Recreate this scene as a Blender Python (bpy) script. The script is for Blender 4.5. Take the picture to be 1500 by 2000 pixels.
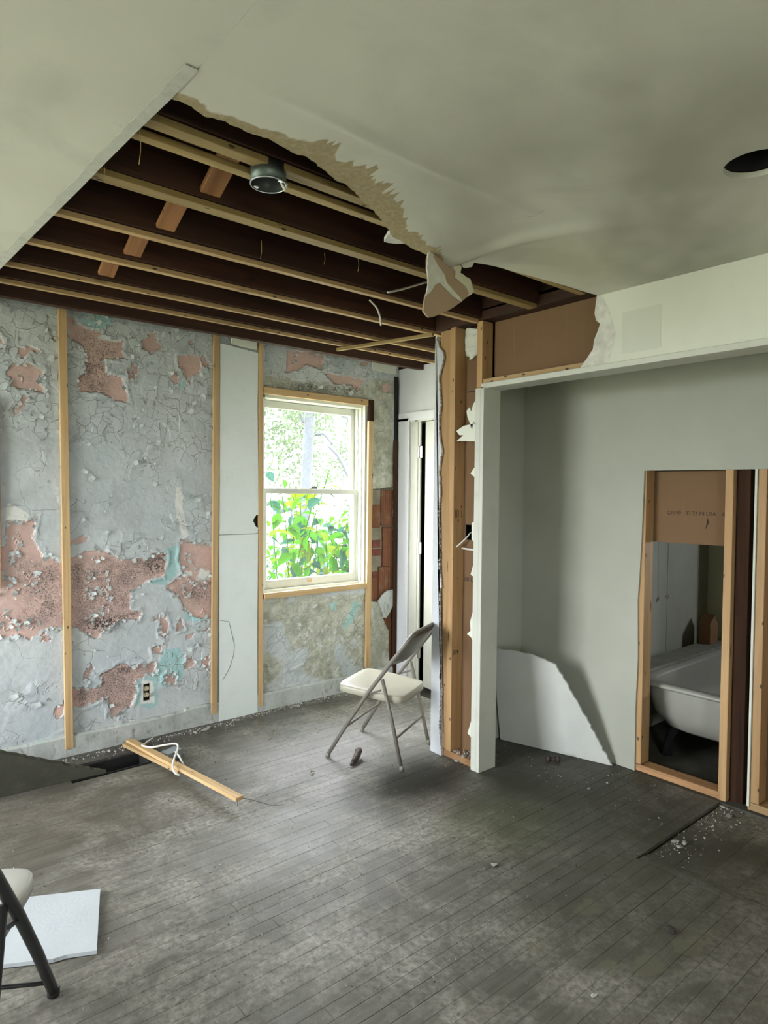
import bpy, bmesh, math, random
import numpy as np
from mathutils import Vector, Matrix
random.seed(7); RS = np.random.RandomState(11)
scn = bpy.context.scene
COL = scn.collection
for o in list(bpy.data.objects): bpy.data.objects.remove(o)

# ------------------------------------------------------------------ camera
F_PX = 1279.22
CAM = Matrix(((0.7669, 0.0120, -0.6416), (-0.6417, 0.0288, -0.7664), (0.0093, 0.9995, 0.0298)))
CX, CY = CAM.col[0].normalized(), CAM.col[1].normalized()
CZ = CX.cross(CY).normalized(); CY = CZ.cross(CX).normalized()
HC = 1.53
camd = bpy.data.cameras.new('camera'); cam = bpy.data.objects.new('camera', camd); COL.objects.link(cam)
camd.sensor_fit = 'HORIZONTAL'; camd.sensor_width = 36; camd.lens = F_PX * 36 / 1500
camd.clip_start = 0.05
mw = Matrix((CX, CY, CZ)).transposed().to_4x4(); mw.translation = (0, 0, HC); cam.matrix_world = mw
scn.camera = cam

# ------------------------------------------------------------------ world, exposure
SKY = 1.0
w = bpy.data.worlds.new('overcast_sky'); scn.world = w; w.use_nodes = True
bg = w.node_tree.nodes['Background']
bg.inputs[0].default_value = (0.90, 0.94, 1.0, 1); bg.inputs[1].default_value = SKY
scn.view_settings.view_transform = 'Standard'; scn.view_settings.look = 'None'
scn.view_settings.exposure = 5.0; scn.view_settings.gamma = 1.0
scn.view_settings.use_curve_mapping = False
try:
    scn.cycles.use_denoising = True
    scn.cycles.max_bounces = 7; scn.cycles.diffuse_bounces = 5; scn.cycles.glossy_bounces = 2; scn.cycles.transmission_bounces = 4
    scn.cycles.use_adaptive_sampling = True; scn.cycles.adaptive_threshold = .05
    scn.cycles.transparent_max_bounces = 8; scn.cycles.sample_clamp_indirect = 8
    scn.cycles.caustics_reflective = False; scn.cycles.caustics_refractive = False
except Exception as e: print(e)
def portal(loc, rot, sx, sy):     # daylight portal exactly in a window opening of the house
    l = bpy.data.lights.new('window_daylight', 'AREA'); l.shape = 'RECTANGLE'; l.size = sx; l.size_y = sy
    l.cycles.is_portal = True
    o = bpy.data.objects.new('window_daylight', l); COL.objects.link(o); o.location = loc; o.rotation_euler = rot
H = math.pi / 2
LW = [(2.35, 3.75)]                     # window in the left wall (y range)
LZ = (0.35, 2.25); XL = -1.9; YR = -1.8
RD = (-0.9, 0.1); RZ = (0.9, 2.0)       # window in the rear wall
portal((2.73, 4.235, 1.51), (-H, 0, 0), 0.92, 1.42)
for a, b in LW: portal((XL - 0.06, (a + b) / 2, sum(LZ) / 2), (0, -H, 0), LZ[1] - LZ[0], b - a)
portal((sum(RD) / 2, YR - 0.06, sum(RZ) / 2), (H, 0, 0), RD[1] - RD[0], RZ[1] - RZ[0])
portal((5.76, 0.6, 1.5), (0, H, 0), 0.6, 0.5)

# ------------------------------------------------------------------ photograph pixel -> point on a plane of the room
def ray(u, v): return CX * (u - 750) + CY * (1000 - v) - CZ * F_PX
O = Vector((0, 0, HC))
def FZ(u, v, z=0.0): d = ray(u, v); return O + d * ((z - HC) / d.z)
def FX(u, v, x): d = ray(u, v); return O + d * (x / d.x)
def FY(u, v, y): d = ray(u, v); return O + d * (y / d.y)
YB = 4.02; XH = 2.688; XC = 3.385; ZC = 2.44

# ------------------------------------------------------------------ numpy noise
TAB = RS.rand(512, 512)
def vn(x, y, s=0):
    x = np.asarray(x, float) + s * 17.3; y = np.asarray(y, float) + s * 9.7
    xi = np.floor(x).astype(int); yi = np.floor(y).astype(int); fx = x - xi; fy = y - yi
    fx = fx * fx * (3 - 2 * fx); fy = fy * fy * (3 - 2 * fy)
    g = lambda a, b: TAB[a % 512, b % 512]
    return (g(xi, yi) * (1 - fx) + g(xi + 1, yi) * fx) * (1 - fy) + (g(xi, yi + 1) * (1 - fx) + g(xi + 1, yi + 1) * fx) * fy
def fbm(x, y, oct=4, s=0):
    t = 0; a = .5
    for i in range(oct): t = t + a * (vn(x, y, s + i) - .5) * 2; x = x * 2.03; y = y * 2.03; a *= .5
    return t
def sdf(px, pz, poly):            # signed distance, positive inside
    P = np.asarray(poly, float); n = len(P)
    d = np.full(px.shape, 1e9); ins = np.zeros(px.shape, bool)
    for i in range(n):
        a = P[i]; b = P[(i + 1) % n]; e = b - a; wx = px - a[0]; wz = pz - a[1]
        t = np.clip((wx * e[0] + wz * e[1]) / (e @ e + 1e-12), 0, 1)
        d = np.minimum(d, np.hypot(wx - e[0] * t, wz - e[1] * t))
        c = ((a[1] > pz) != (b[1] > pz))
        with np.errstate(divide='ignore', invalid='ignore'):
            xi = (b[0] - a[0]) * (pz - a[1]) / (b[1] - a[1]) + a[0]
        ins ^= (c & (px < xi))
    return np.where(ins, d, -d)

# ------------------------------------------------------------------ materials
def mat(name, rough=.6, spec=.35):
    m = bpy.data.materials.new(name); m.use_nodes = True
    nt = m.node_tree; b = nt.nodes['Principled BSDF']
    b.inputs['Roughness'].default_value = rough; b.inputs['Specular IOR Level'].default_value = spec
    return m, nt, b
def N(nt, typ, ins=None, **props):
    n = nt.nodes.new('ShaderNode' + typ)
    for k, v in props.items(): setattr(n, k, v)
    for k, v in (ins or {}).items():
        s = n.inputs[k]
        if isinstance(v, bpy.types.NodeSocket): nt.links.new(v, s)
        elif isinstance(v, (tuple, list)) and s.type == 'RGBA' and len(v) == 3: s.default_value = (*v, 1)
        else: s.default_value = v
    return n
def mixc(nt, f, a, b, mode='MIX'):
    n = nt.nodes.new('ShaderNodeMix'); n.data_type = 'RGBA'; n.blend_type = mode; n.clamp_factor = True
    for s, v in ((n.inputs[0], f), (n.inputs[6], a), (n.inputs[7], b)):
        if isinstance(v, bpy.types.NodeSocket): nt.links.new(v, s)
        elif isinstance(v, (tuple, list)): s.default_value = (*v[:3], 1)
        else: s.default_value = v
    return n.outputs[2]
def mth(nt, op, a, b=0.0, c=0.0):
    n = nt.nodes.new('ShaderNodeMath'); n.operation = op
    for i, v in enumerate((a, b, c)):
        if isinstance(v, bpy.types.NodeSocket): nt.links.new(v, n.inputs[i])
        else: n.inputs[i].default_value = v
    return n.outputs[0]
def step(nt, v, lo, hi, a=0.0, b=1.0):
    return N(nt, 'MapRange', {0: v, 1: lo, 2: hi, 3: a, 4: b}).outputs[0]
def pos(nt): return N(nt, 'NewGeometry').outputs['Position']
def obc(nt): return N(nt, 'TexCoord').outputs['Object']
def noise(nt, vec, scale, detail=4.0, rough=.55, dist=0.0):
    return N(nt, 'TexNoise', {'Vector': vec, 'Scale': scale, 'Detail': detail, 'Roughness': rough, 'Distortion': dist}).outputs[0]
def scl(nt, vec, s, loc=(0, 0, 0)): return N(nt, 'Mapping', {'Vector': vec, 'Scale': s, 'Location': loc}).outputs[0]
def bump(nt, b, h, strength=.3, dist=.01):
    n = N(nt, 'Bump', {'Height': h, 'Strength': strength, 'Distance': dist}); nt.links.new(n.outputs[0], b.inputs['Normal'])
def setc(nt, b, c): nt.links.new(c, b.inputs['Base Color'])
def rnd(nt): return N(nt, 'ObjectInfo').outputs['Random']

def m_paint(name, col, var=.08, rough=.65, dirt=.0, dcol=(.2, .19, .15), sc=2.0, bmp=.1):
    m, nt, b = mat(name, rough)
    p = pos(nt); n1 = noise(nt, p, sc, 5)
    c = mixc(nt, step(nt, n1, .3, .7), tuple(x * (1 - var) for x in col), tuple(min(1, x * (1 + var)) for x in col))
    if dirt:
        n2 = noise(nt, p, 7.0, 8, .65); c = mixc(nt, step(nt, n2, .52, .8, 0, dirt), c, dcol)
    setc(nt, b, c); bump(nt, b, noise(nt, p, 90, 4), bmp, .004)
    return m
def m_wood(name, c1, c2, knot=(.12, .05, .02), rough=.6, spread=.25, nails=True, gs=1.0):
    m, nt, b = mat(name, rough)
    o = obc(nt); r = rnd(nt)
    off = N(nt, 'VectorMath', {0: o, 1: N(nt, 'CombineXYZ', {0: mth(nt, 'MULTIPLY', r, 31.0), 1: r, 2: r}).outputs[0]}, operation='ADD').outputs[0]
    g = noise(nt, scl(nt, off, (1.6 * gs, 34 * gs, 34 * gs)), 1.0, 5, .6, .6)
    c = mixc(nt, step(nt, g, .3, .7), c2, c1)
    g2 = noise(nt, scl(nt, off, (.9, 3, 3)), 1.5, 3); c = mixc(nt, step(nt, g2, .5, .75, 0, .4), c, c2)
    v = N(nt, 'TexVoronoi', {'Vector': scl(nt, off, (2.2, 9, 9)), 'Scale': 1.3}).outputs['Distance']
    c = mixc(nt, step(nt, v, .03, .13, .85, 0), c, knot)
    if nails:
        v2 = N(nt, 'TexVoronoi', {'Vector': scl(nt, off, (9, 20, 20)), 'Scale': 1.0}).outputs['Distance']
        c = mixc(nt, step(nt, v2, .08, .11, .9, 0), c, (.03, .025, .02))
    c = mixc(nt, 1.0, c, N(nt, 'CombineColor', {0: step(nt, r, 0, 1, 1 - spread, 1), 1: step(nt, r, 0, 1, 1 - spread, 1), 2: step(nt, r, 0, 1, 1 - spread, 1)}).outputs[0], 'MULTIPLY')
    setc(nt, b, c); bump(nt, b, g, .25, .003)
    return m
M = {}
M['fir'] = m_wood('furring_pine', (.62, .43, .22), (.42, .27, .12))
M['stud'] = m_wood('stud_pine', (.60, .39, .19), (.45, .26, .11))
M['yellow'] = m_wood('yellow_furring', (.46, .33, .135), (.28, .185, .07))
M['plate'] = m_wood('plate_wood', (.52, .29, .13), (.30, .16, .08))
M['joist'] = m_wood('old_joist', (.085, .035, .018), (.035, .016, .010), (.01, .006, .004), .7, .35, False)
M['brace'] = m_wood('brace_wood', (.50, .24, .10), (.28, .13, .05))
M['darkwood'] = m_wood('dark_wood', (.060, .028, .014), (.026, .013, .008), (.01, .008, .005), .85)
M['darkwood'].node_tree.nodes['Principled BSDF'].inputs['Specular IOR Level'].default_value = .15
M['trim'] = m_paint('white_trim', (.56, .57, .50), .04, .45, .25, (.30, .28, .2))
M['door'] = m_paint('door_paint', (.44, .44, .37), .04, .4, .15)
M['casing'] = m_paint('casing_paint', (.54, .555, .57), .03, .4, .15)
M['drywall'] = m_paint('white_drywall', (.66, .67, .58), .05, .8, .12, (.42, .40, .33))
M['closet'] = m_paint('closet_wall', (.42, .43, .36), .10, .8, .15, (.38, .38, .32), 1.3)
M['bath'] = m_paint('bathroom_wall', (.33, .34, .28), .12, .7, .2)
M['board'] = m_paint('white_board', (.66, .70, .68), .04, .6, .22, (.40, .42, .36), 1.6, .25)
M['gyp'] = m_paint('gypsum_core', (.62, .61, .55), .15, .95, .6, (.36, .35, .30), 25, .9)
M['gypfront'] = m_paint('broken_drywall_face', (.56, .575, .53), .06, .8, .2, (.42, .40, .33), 4, .3)
M['slab'] = m_paint('shaded_drywall', (.075, .075, .055), .12, .85, .4, (.22, .21, .17), 5, .3)  # near-black colour paints the shade on the slab's face
M['scrap'] = m_paint('floor_board_paint', (.44, .47, .49), .04, .55, .25, (.42, .43, .40), 5, .2)
M['beige'] = m_paint('beige_metal', (.38, .365, .285), .02, .38, 0)
M['tube'] = m_paint('taupe_tube', (.155, .142, .118), .03, .4, 0)
M['seatwhite'] = m_paint('white_plastic', (.46, .45, .41), .05, .5, .3, (.4, .38, .32), 8)
M['blackmetal'] = m_paint('black_metal', (.018, .018, .018), .05, .45, 0)
M['tub'] = m_paint('enamel', (.33, .33, .285), .06, .3, .15)
M['dustgrey'] = m_paint('dusty_board', (.22, .22, .18), .2, .9, .5, (.4, .4, .36), 12)
M['card'] = m_paint('cardboard', (.22, .12, .06), .2, .9)
M['cable'] = m_paint('cable_white', (.68, .66, .60), .03, .5)
M['wire'] = m_paint('thin_wire', (.05, .045, .04), .03, .5)
M['straw'] = m_paint('bare_wire', (.36, .27, .11), .03, .5)
M['black'] = m_paint('flat_black', (.012, .012, .012), .02, .9)
M['iron'] = m_paint('rusty_iron', (.045, .032, .025), .3, .6, .3, (.12, .06, .03), 20, .5)
M['brownwood'] = m_paint('broken_brown_wood', (.045, .030, .022), .35, .6, .4, (.18, .12, .08), 30, .6)
M['ivory'] = m_paint('ivory_plastic', (.55, .48, .33), .04, .4)
M['bark'] = m_paint('bark', (.026, .030, .034), .2, .9, .4, (.03, .03, .03), 6)
M['soil'] = m_paint('leaf_litter', (.33, .33, .23), .25, .95, .4, (.16, .15, .10), 3)
M['blue'] = m_paint('blue_plastic', (.004, .015, .075), .04, .5)
M['mortar'] = m_paint('mortar', (.30, .28, .21), .25, .95, .5, (.08, .07, .05), 14, .8)
M['hair'] = m_paint('plaster_crumb', (.34, .33, .29), .2, .9)
M['crumbdark'] = m_paint('dark_crumb', (.06, .05, .04), .3, .9)
M['leafbrown'] = m_paint('dry_leaf', (.16, .085, .04), .2, .8)
M['ink'] = m_paint('stamp_ink', (.03, .022, .018), .02, .8)
M['cobweb'] = m_paint('string', (.6, .6, .52), .02, .8)

def m_metal(name, col, rough=.35):
    m, nt, b = mat(name, rough); b.inputs['Metallic'].default_value = .9
    n = noise(nt, pos(nt), 30, 4); setc(nt, b, mixc(nt, n, tuple(x * .7 for x in col), col)); return m
M['galv'] = m_metal('galvanised_steel', (.16, .19, .175), .5)
M['steel'] = m_metal('hinge_steel', (.62, .60, .54), .3)
M['lightgalv'] = m_metal('box_steel', (.66, .70, .74), .35)

def m_paper():
    m, nt, b = mat('brown_drywall_paper', .85, .15); p = pos(nt)
    c = mixc(nt, noise(nt, p, 2.2, 4), (.165, .100, .052), (.225, .138, .076))
    c = mixc(nt, step(nt, noise(nt, scl(nt, p, (30, 30, 2)), 1.0, 3), .6, .8, 0, .25), c, (.34, .22, .13))
    setc(nt, b, c); bump(nt, b, noise(nt, p, 150, 3), .12, .002); return m
M['paper'] = m_paper()
def m_paper2():
    m, nt, b = mat('torn_paper_flap', .85, .15); p = pos(nt)
    setc(nt, b, mixc(nt, noise(nt, p, 6, 4), (.34, .24, .16), (.42, .30, .21))); bump(nt, b, noise(nt, p, 60, 3), .2, .003); return m
M['flap'] = m_paper2()

def m_tile():
    m, nt, b = mat('terracotta_tile', .85, .2); p = pos(nt)
    g = noise(nt, scl(nt, p, (90, 90, 3)), 1.0, 4)
    c = mixc(nt, g, (.11, .04, .022), (.27, .115, .06)); c = mixc(nt, step(nt, noise(nt, p, 14, 5), .55, .75, 0, .6), c, (.24, .20, .14))
    setc(nt, b, c)
    wv = N(nt, 'TexWave', {'Vector': p, 'Scale': 16.0, 'Distortion': 1.2}, wave_type='BANDS', bands_direction='X').outputs['Fac']
    bump(nt, b, wv, .6, .006); return m
M['tile'] = m_tile()
M['brick'] = m_paint('red_brick', (.17, .055, .04), .3, .9, .4, (.1, .06, .045), 25, .6)

def m_glass(name, haze=.006, tint=(1, 1, 1)):
    m = bpy.data.materials.new(name); m.use_nodes = True; nt = m.node_tree; nt.nodes.clear()
    out = N(nt, 'OutputMaterial'); t = N(nt, 'BsdfTransparent', {0: (*tint, 1)}); g = N(nt, 'BsdfGlossy', {'Roughness': .03})
    d = N(nt, 'BsdfTranslucent', {0: (.9, .95, .95, 1)})
    fr = mth(nt, 'MULTIPLY', mth(nt, 'POWER', N(nt, 'LayerWeight', {'Blend': .5}).outputs['Facing'], 4.0), .35)
    nz = noise(nt, pos(nt), 9, 6, .6)
    a = N(nt, 'MixShader', {0: step(nt, nz, .3, .75, haze * .5, haze), 1: t.outputs[0], 2: d.outputs[0]})
    bq = N(nt, 'MixShader', {0: fr, 1: a.outputs[0], 2: g.outputs[0]}); nt.links.new(bq.outputs[0], out.inputs[0]); return m
M['glass'] = m_glass('window_glass'); M['glassdust'] = m_glass('dusty_glass', .05)

def m_leaf(name, c1, c2, tr=.5):
    m = bpy.data.materials.new(name); m.use_nodes = True; nt = m.node_tree; nt.nodes.clear()
    out = N(nt, 'OutputMaterial')
    c = mixc(nt, noise(nt, pos(nt), 3.1, 3), c1, c2)
    d = N(nt, 'BsdfDiffuse', {0: c}); t = N(nt, 'BsdfTranslucent', {0: c})
    x = N(nt, 'MixShader', {0: tr, 1: d.outputs[0], 2: t.outputs[0]}); nt.links.new(x.outputs[0], out.inputs[0]); return m
M['leaf'] = m_leaf('bright_leaf', (.016, .075, .0025), (.03, .09, .003))
M['leaf2'] = m_leaf('bluish_leaf', (.009, .036, .026), (.018, .048, .026))
M['leaf3'] = m_leaf('yellow_leaf', (.05, .085, .004), (.07, .09, .005))
M['leafbg'] = m_leaf('tree_foliage', (.028, .045, .028), (.06, .08, .035))

def m_floor():
    m, nt, b = mat('worn_painted_floor', .55, .4); p = pos(nt); r = rnd(nt)
    big = noise(nt, p, 1.1, 6, .62); mid = noise(nt, p, 4.5, 8, .68); fine = noise(nt, p, 45, 5, .65)
    streak = noise(nt, scl(nt, p, (2.0, 26, 1)), 1.0, 6, .65)
    m2 = noise(nt, p, 2.6, 10, .72, .4)
    c = mixc(nt, step(nt, streak, .32, .68), (.078, .072, .055), (.155, .146, .122))
    c = mixc(nt, step(nt, big, .44, .62, 0, .6), c, (.062, .060, .040))
    dust = mth(nt, 'MULTIPLY', step(nt, m2, .45, .62), step(nt, fine, .33, .6))
    c = mixc(nt, mth(nt, 'MULTIPLY', dust, .8), c, (.375, .355, .305))
    dust2 = mth(nt, 'MULTIPLY', step(nt, mid, .5, .66), step(nt, fine, .38, .58))
    c = mixc(nt, mth(nt, 'MULTIPLY', dust2, .5), c, (.27, .262, .225))
    c = mixc(nt, step(nt, noise(nt, p, 120, 3), .62, .74, 0, .6), c, (.025, .022, .018))
    sx = N(nt, 'SeparateXYZ', {0: p}); X, Y = sx.outputs[0], sx.outputs[1]
    def spot(x, y, rx, ry, col, amt, c, wob=.5, lo=.35, hi=1.1):
        dx = mth(nt, 'DIVIDE', mth(nt, 'SUBTRACT', X, x), rx); dy = mth(nt, 'DIVIDE', mth(nt, 'SUBTRACT', Y, y), ry)
        d = mth(nt, 'SQRT', mth(nt, 'ADD', mth(nt, 'MULTIPLY', dx, dx), mth(nt, 'MULTIPLY', dy, dy)))
        d = mth(nt, 'ADD', d, mth(nt, 'MULTIPLY', mth(nt, 'SUBTRACT', mid, .5), wob * 3))
        return mixc(nt, step(nt, d, lo, hi, amt, 0), c, col)
    c = spot(2.45, 1.95, .5, .3, (.085, .098, .022), .5, c)              # green tinted patch
    c = spot(3.0, 2.1, .8, .7, (.036, .036, .026), .75, c, .35)
    c = spot(2.6, 1.25, .9, .75, (.043, .043, .027), .65, c, .4)
    c = spot(1.3, 3.95, 1.6, .28, (.055, .050, .046), .7, c)
    c = spot(2.25, 3.2, .8, .55, (.33, .32, .315), .55, c, .5)  # pale patch paints in the brightness of the floor by the window
    c = spot(1.55, 2.45, .7, .5, (.26, .255, .235), .4, c, .6)
    c = spot(.75, 3.3, .7, .5, (.085, .066, .046), .5, c)
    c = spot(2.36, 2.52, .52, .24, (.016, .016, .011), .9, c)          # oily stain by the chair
    for (x, y, s) in ((2.03, 1.05, .05), (1.9, 1.12, .04), (2.1, 1.33, .05), (1.78, 1.33, .03), (2.2, 1.0, .05)):
        c = spot(x, y, s, s * .8, (.15, .146, .085), .38, c, 2.4, .7, 1.05)
    c = mixc(nt, step(nt, r, 0, 1, 0, .12), c, (.05, .047, .037))
    setc(nt, b, c)
    nt.links.new(step(nt, mid, .3, .7, .48, .68), b.inputs['Roughness'])
    bump(nt, b, mth(nt, 'ADD', streak, fine), .22, .004); return m
M['floor'] = m_floor()
M['gap'] = m_paint('floor_gap', (.05, .046, .036), .2, .95)

def m_peel():
    m, nt, b = mat('peeling_wall', .75, .25); p = pos(nt)
    A = lambda n: N(nt, 'Attribute', attribute_name=n).outputs['Fac']
    f1 = noise(nt, p, 30, 5, .6); fj = mth(nt, 'MULTIPLY', mth(nt, 'SUBTRACT', f1, .5), .022)
    big = noise(nt, p, 2.0, 6, .6)
    paint = mixc(nt, step(nt, big, .35, .65), (.41, .45, .465), (.50, .525, .525))
    paint = mixc(nt, step(nt, noise(nt, scl(nt, p, (1, 1, .25)), 5, 6, .7), .55, .8, 0, .5), paint, (.30, .31, .29))
    paint = mixc(nt, step(nt, noise(nt, p, 3.3, 9, .75, .8), .52, .74, 0, .6), paint, (.27, .275, .26))
    paint = mixc(nt, step(nt, noise(nt, p, 38, 6, .7), .60, .70, 0, .55), paint, (.60, .61, .57))
    bare = mixc(nt, step(nt, noise(nt, p, 9, 8, .7), .35, .65), (.26, .26, .20), (.50, .50, .42))
    bare = mixc(nt, step(nt, noise(nt, p, 17, 5, .6), .56, .66, 0, .75), bare, (.55, .57, .52))
    bare = mixc(nt, step(nt, noise(nt, p, 23, 7, .7), .60, .72, 0, .75), bare, (.10, .095, .06))
    pb = step(nt, mth(nt, 'ADD', A('bare'), mth(nt, 'MULTIPLY', fj, 2.0)), -.012, .012)
    c = mixc(nt, pb, paint, bare)
    pt = step(nt, mth(nt, 'ADD', A('teal'), fj), -.003, .003)
    c = mixc(nt, mth(nt, 'MULTIPLY', pt, .75), c, (.28, .49, .48))
    pinkc = mixc(nt, step(nt, noise(nt, p, 6, 6, .65), .35, .7), (.56, .385, .33), (.46, .335, .30))
    pp = step(nt, mth(nt, 'ADD', A('pink'), fj), -.002, .002)
    spk = noise(nt, p, 130, 3, .7); blotch = noise(nt, p, 14, 6, .7)
    mil = mth(nt, 'MULTIPLY', step(nt, A('mildew'), -.05, .05), mth(nt, 'ADD', mth(nt, 'MULTIPLY', step(nt, spk, .5, .58), .75), mth(nt, 'MULTIPLY', step(nt, blotch, .42, .62), .45)))
    pinkc = mixc(nt, mil, pinkc, (.13, .105, .095))
    pinkc = mixc(nt, step(nt, noise(nt, p, 60, 5, .7), .63, .66, 0, .85), pinkc, (.58, .57, .52))
    c = mixc(nt, pp, c, pinkc)
    bl = mth(nt, 'MULTIPLY', step(nt, A('black'), -.02, .03), step(nt, noise(nt, p, 70, 5, .7), .47, .53))
    c = mixc(nt, bl, c, (.05, .045, .04))
    pw = step(nt, mth(nt, 'ADD', A('white'), fj), -.004, .004); c = mixc(nt, pw, c, (.64, .64, .60))
    # cracks between lifting flakes
    wv = N(nt, 'VectorMath', {0: p, 1: N(nt, 'VectorMath', {0: N(nt, 'TexNoise', {'Vector': p, 'Scale': 6.0, 'Detail': 5.0}).outputs[1], 3: .12}, operation='SCALE').outputs[0]}, operation='ADD').outputs[0]
    v1 = N(nt, 'TexVoronoi', {'Vector': wv, 'Scale': 10.0}, feature='DISTANCE_TO_EDGE').outputs[0]
    v2 = N(nt, 'TexVoronoi', {'Vector': wv, 'Scale': 4.2}, feature='DISTANCE_TO_EDGE').outputs[0]
    fl = A('flaky'); gate = step(nt, noise(nt, p, 3.2, 4), .45, .6)
    k1 = mth(nt, 'MULTIPLY', step(nt, v1, .004, .016, 1, 0), fl)
    k2 = mth(nt, 'MULTIPLY', step(nt, v2, .0015, .006, .6, 0), gate)
    k = mth(nt, 'MULTIPLY', mth(nt, 'MAXIMUM', k1, k2), mth(nt, 'SUBTRACT', 1.0, pp))
    c = mixc(nt, mth(nt, 'MULTIPLY', k, .55), c, (.24, .24, .22))
    hl = mth(nt, 'MULTIPLY', mth(nt, 'MULTIPLY', step(nt, v1, .016, .04, 1, 0), fl), mth(nt, 'SUBTRACT', 1.0, mth(nt, 'MAXIMUM', k, pp))); c = mixc(nt, mth(nt, 'MULTIPLY', hl, .3), c, (.62, .63, .58))  # lighter rims along cracks paint highlights on the lifted flake edges
    me = step(nt, mth(nt, 'ADD', A('masonry'), fj), -.003, .003); c = mixc(nt, me, c, mixc(nt, noise(nt, p, 14, 6), (.10, .085, .06), (.34, .31, .24)))
    gr = step(nt, mth(nt, 'ADD', A('grime'), mth(nt, 'MULTIPLY', mth(nt, 'SUBTRACT', noise(nt, p, 12, 6, .7), .5), .22)), -.03, .05, 0, .85)
    c = mixc(nt, gr, c, (.07, .066, .055))
    setc(nt, b, c)
    h = mth(nt, 'ADD', mth(nt, 'MULTIPLY', k, -1.0), mth(nt, 'MULTIPLY', noise(nt, p, 55, 6, .65), .35))
    h = mth(nt, 'ADD', h, mth(nt, 'MULTIPLY', mth(nt, 'SUBTRACT', 1.0, pp), .6))
    bump(nt, b, h, .8, .005); return m
M['peel'] = m_peel()
def m_basebrd():
    m, nt, b = mat('plaster_base', .8, .2); p = pos(nt)
    c = mixc(nt, step(nt, noise(nt, p, 6, 7, .65), .35, .65), (.34, .36, .33), (.50, .52, .50))
    c = mixc(nt, step(nt, noise(nt, scl(nt, p, (1, 1, .5)), 18, 7, .7), .54, .68, 0, .8), c, (.13, .12, .09))
    c = mixc(nt, step(nt, noise(nt, p, 30, 4), .64, .68, 0, .7), c, (.30, .45, .43))
    setc(nt, b, c); bump(nt, b, noise(nt, p, 40, 6, .65), .6, .006); return m
M['basebrd'] = m_basebrd()

def m_ceil():
    m, nt, b = mat('ceiling_drywall', .85, .2); p = pos(nt)
    A = lambda n: N(nt, 'Attribute', attribute_name=n).outputs['Fac']
    big = noise(nt, scl(nt, p, (1, 1.6, 1)), .9, 4, .5)
    c = mixc(nt, step(nt, big, .35, .7), (.64, .63, .545), (.57, .56, .48))
    c = mixc(nt, step(nt, noise(nt, p, 2.4, 5, .55, 1.0), .5, .72, 0, .35), c, (.37, .375, .315))
    st = A('stain'); c = mixc(nt, mth(nt, 'MULTIPLY', st, .45), c, (.50, .50, .30))
    dk = A('mottled'); c = mixc(nt, mth(nt, 'MULTIPLY', dk, .8), c, (.33, .325, .27))
    fj = mth(nt, 'MULTIPLY', mth(nt, 'SUBTRACT', noise(nt, p, 55, 4), .5), .012)
    t = step(nt, mth(nt, 'ADD', A('torn'), fj), -.004, .004)
    tan = mixc(nt, step(nt, noise(nt, p, 70, 5, .7), .4, .65), (.30, .24, .14), (.40, .33, .20))
    c = mixc(nt, t, c, tan)
    setc(nt, b, c); bump(nt, b, mth(nt, 'ADD', noise(nt, p, 40, 4), mth(nt, 'MULTIPLY', t, -.8)), .15, .004); return m
M['ceil'] = m_ceil()

# ------------------------------------------------------------------ mesh helpers
def link(name, me, material=None, parent=None, mtx=None):
    o = bpy.data.objects.new(name, me); COL.objects.link(o)
    if material is not None and me is not None:
        me.materials.clear()
        for mm in (material if isinstance(material, (list, tuple)) else [material]): me.materials.append(mm)
    if mtx is not None: o.matrix_world = mtx
    if parent is not None:
        o.parent = parent
        o.matrix_parent_inverse = parent.matrix_basis.inverted() if parent.parent is None else (parent.parent.matrix_basis @ parent.matrix_parent_inverse @ parent.matrix_basis).inverted() if False else parent_world(parent).inverted()
    return o
def parent_world(p):
    if p.parent is None: return p.matrix_basis.copy()
    return parent_world(p.parent) @ p.matrix_parent_inverse @ p.matrix_basis
def tag(o, label, cat, group=None, kind=None):
    if label: o['label'] = label
    if cat: o['category'] = cat
    if group: o['group'] = group
    if kind: o['kind'] = kind
    return o
def struct(o): o['kind'] = 'structure'; return o
def empty(name, loc=(0, 0, 0), rz=0.0):
    o = bpy.data.objects.new(name, None); COL.objects.link(o); o.empty_display_size = .1
    o.matrix_basis = Matrix.Translation(loc) @ Matrix.Rotation(rz, 4, 'Z'); return o
def bm_mesh(name, bm, smooth=False):
    bmesh.ops.recalc_face_normals(bm, faces=bm.faces[:])
    me = bpy.data.meshes.new(name); bm.to_mesh(me); bm.free()
    if smooth:
        for p in me.polygons: p.use_smooth = True
    return me
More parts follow.
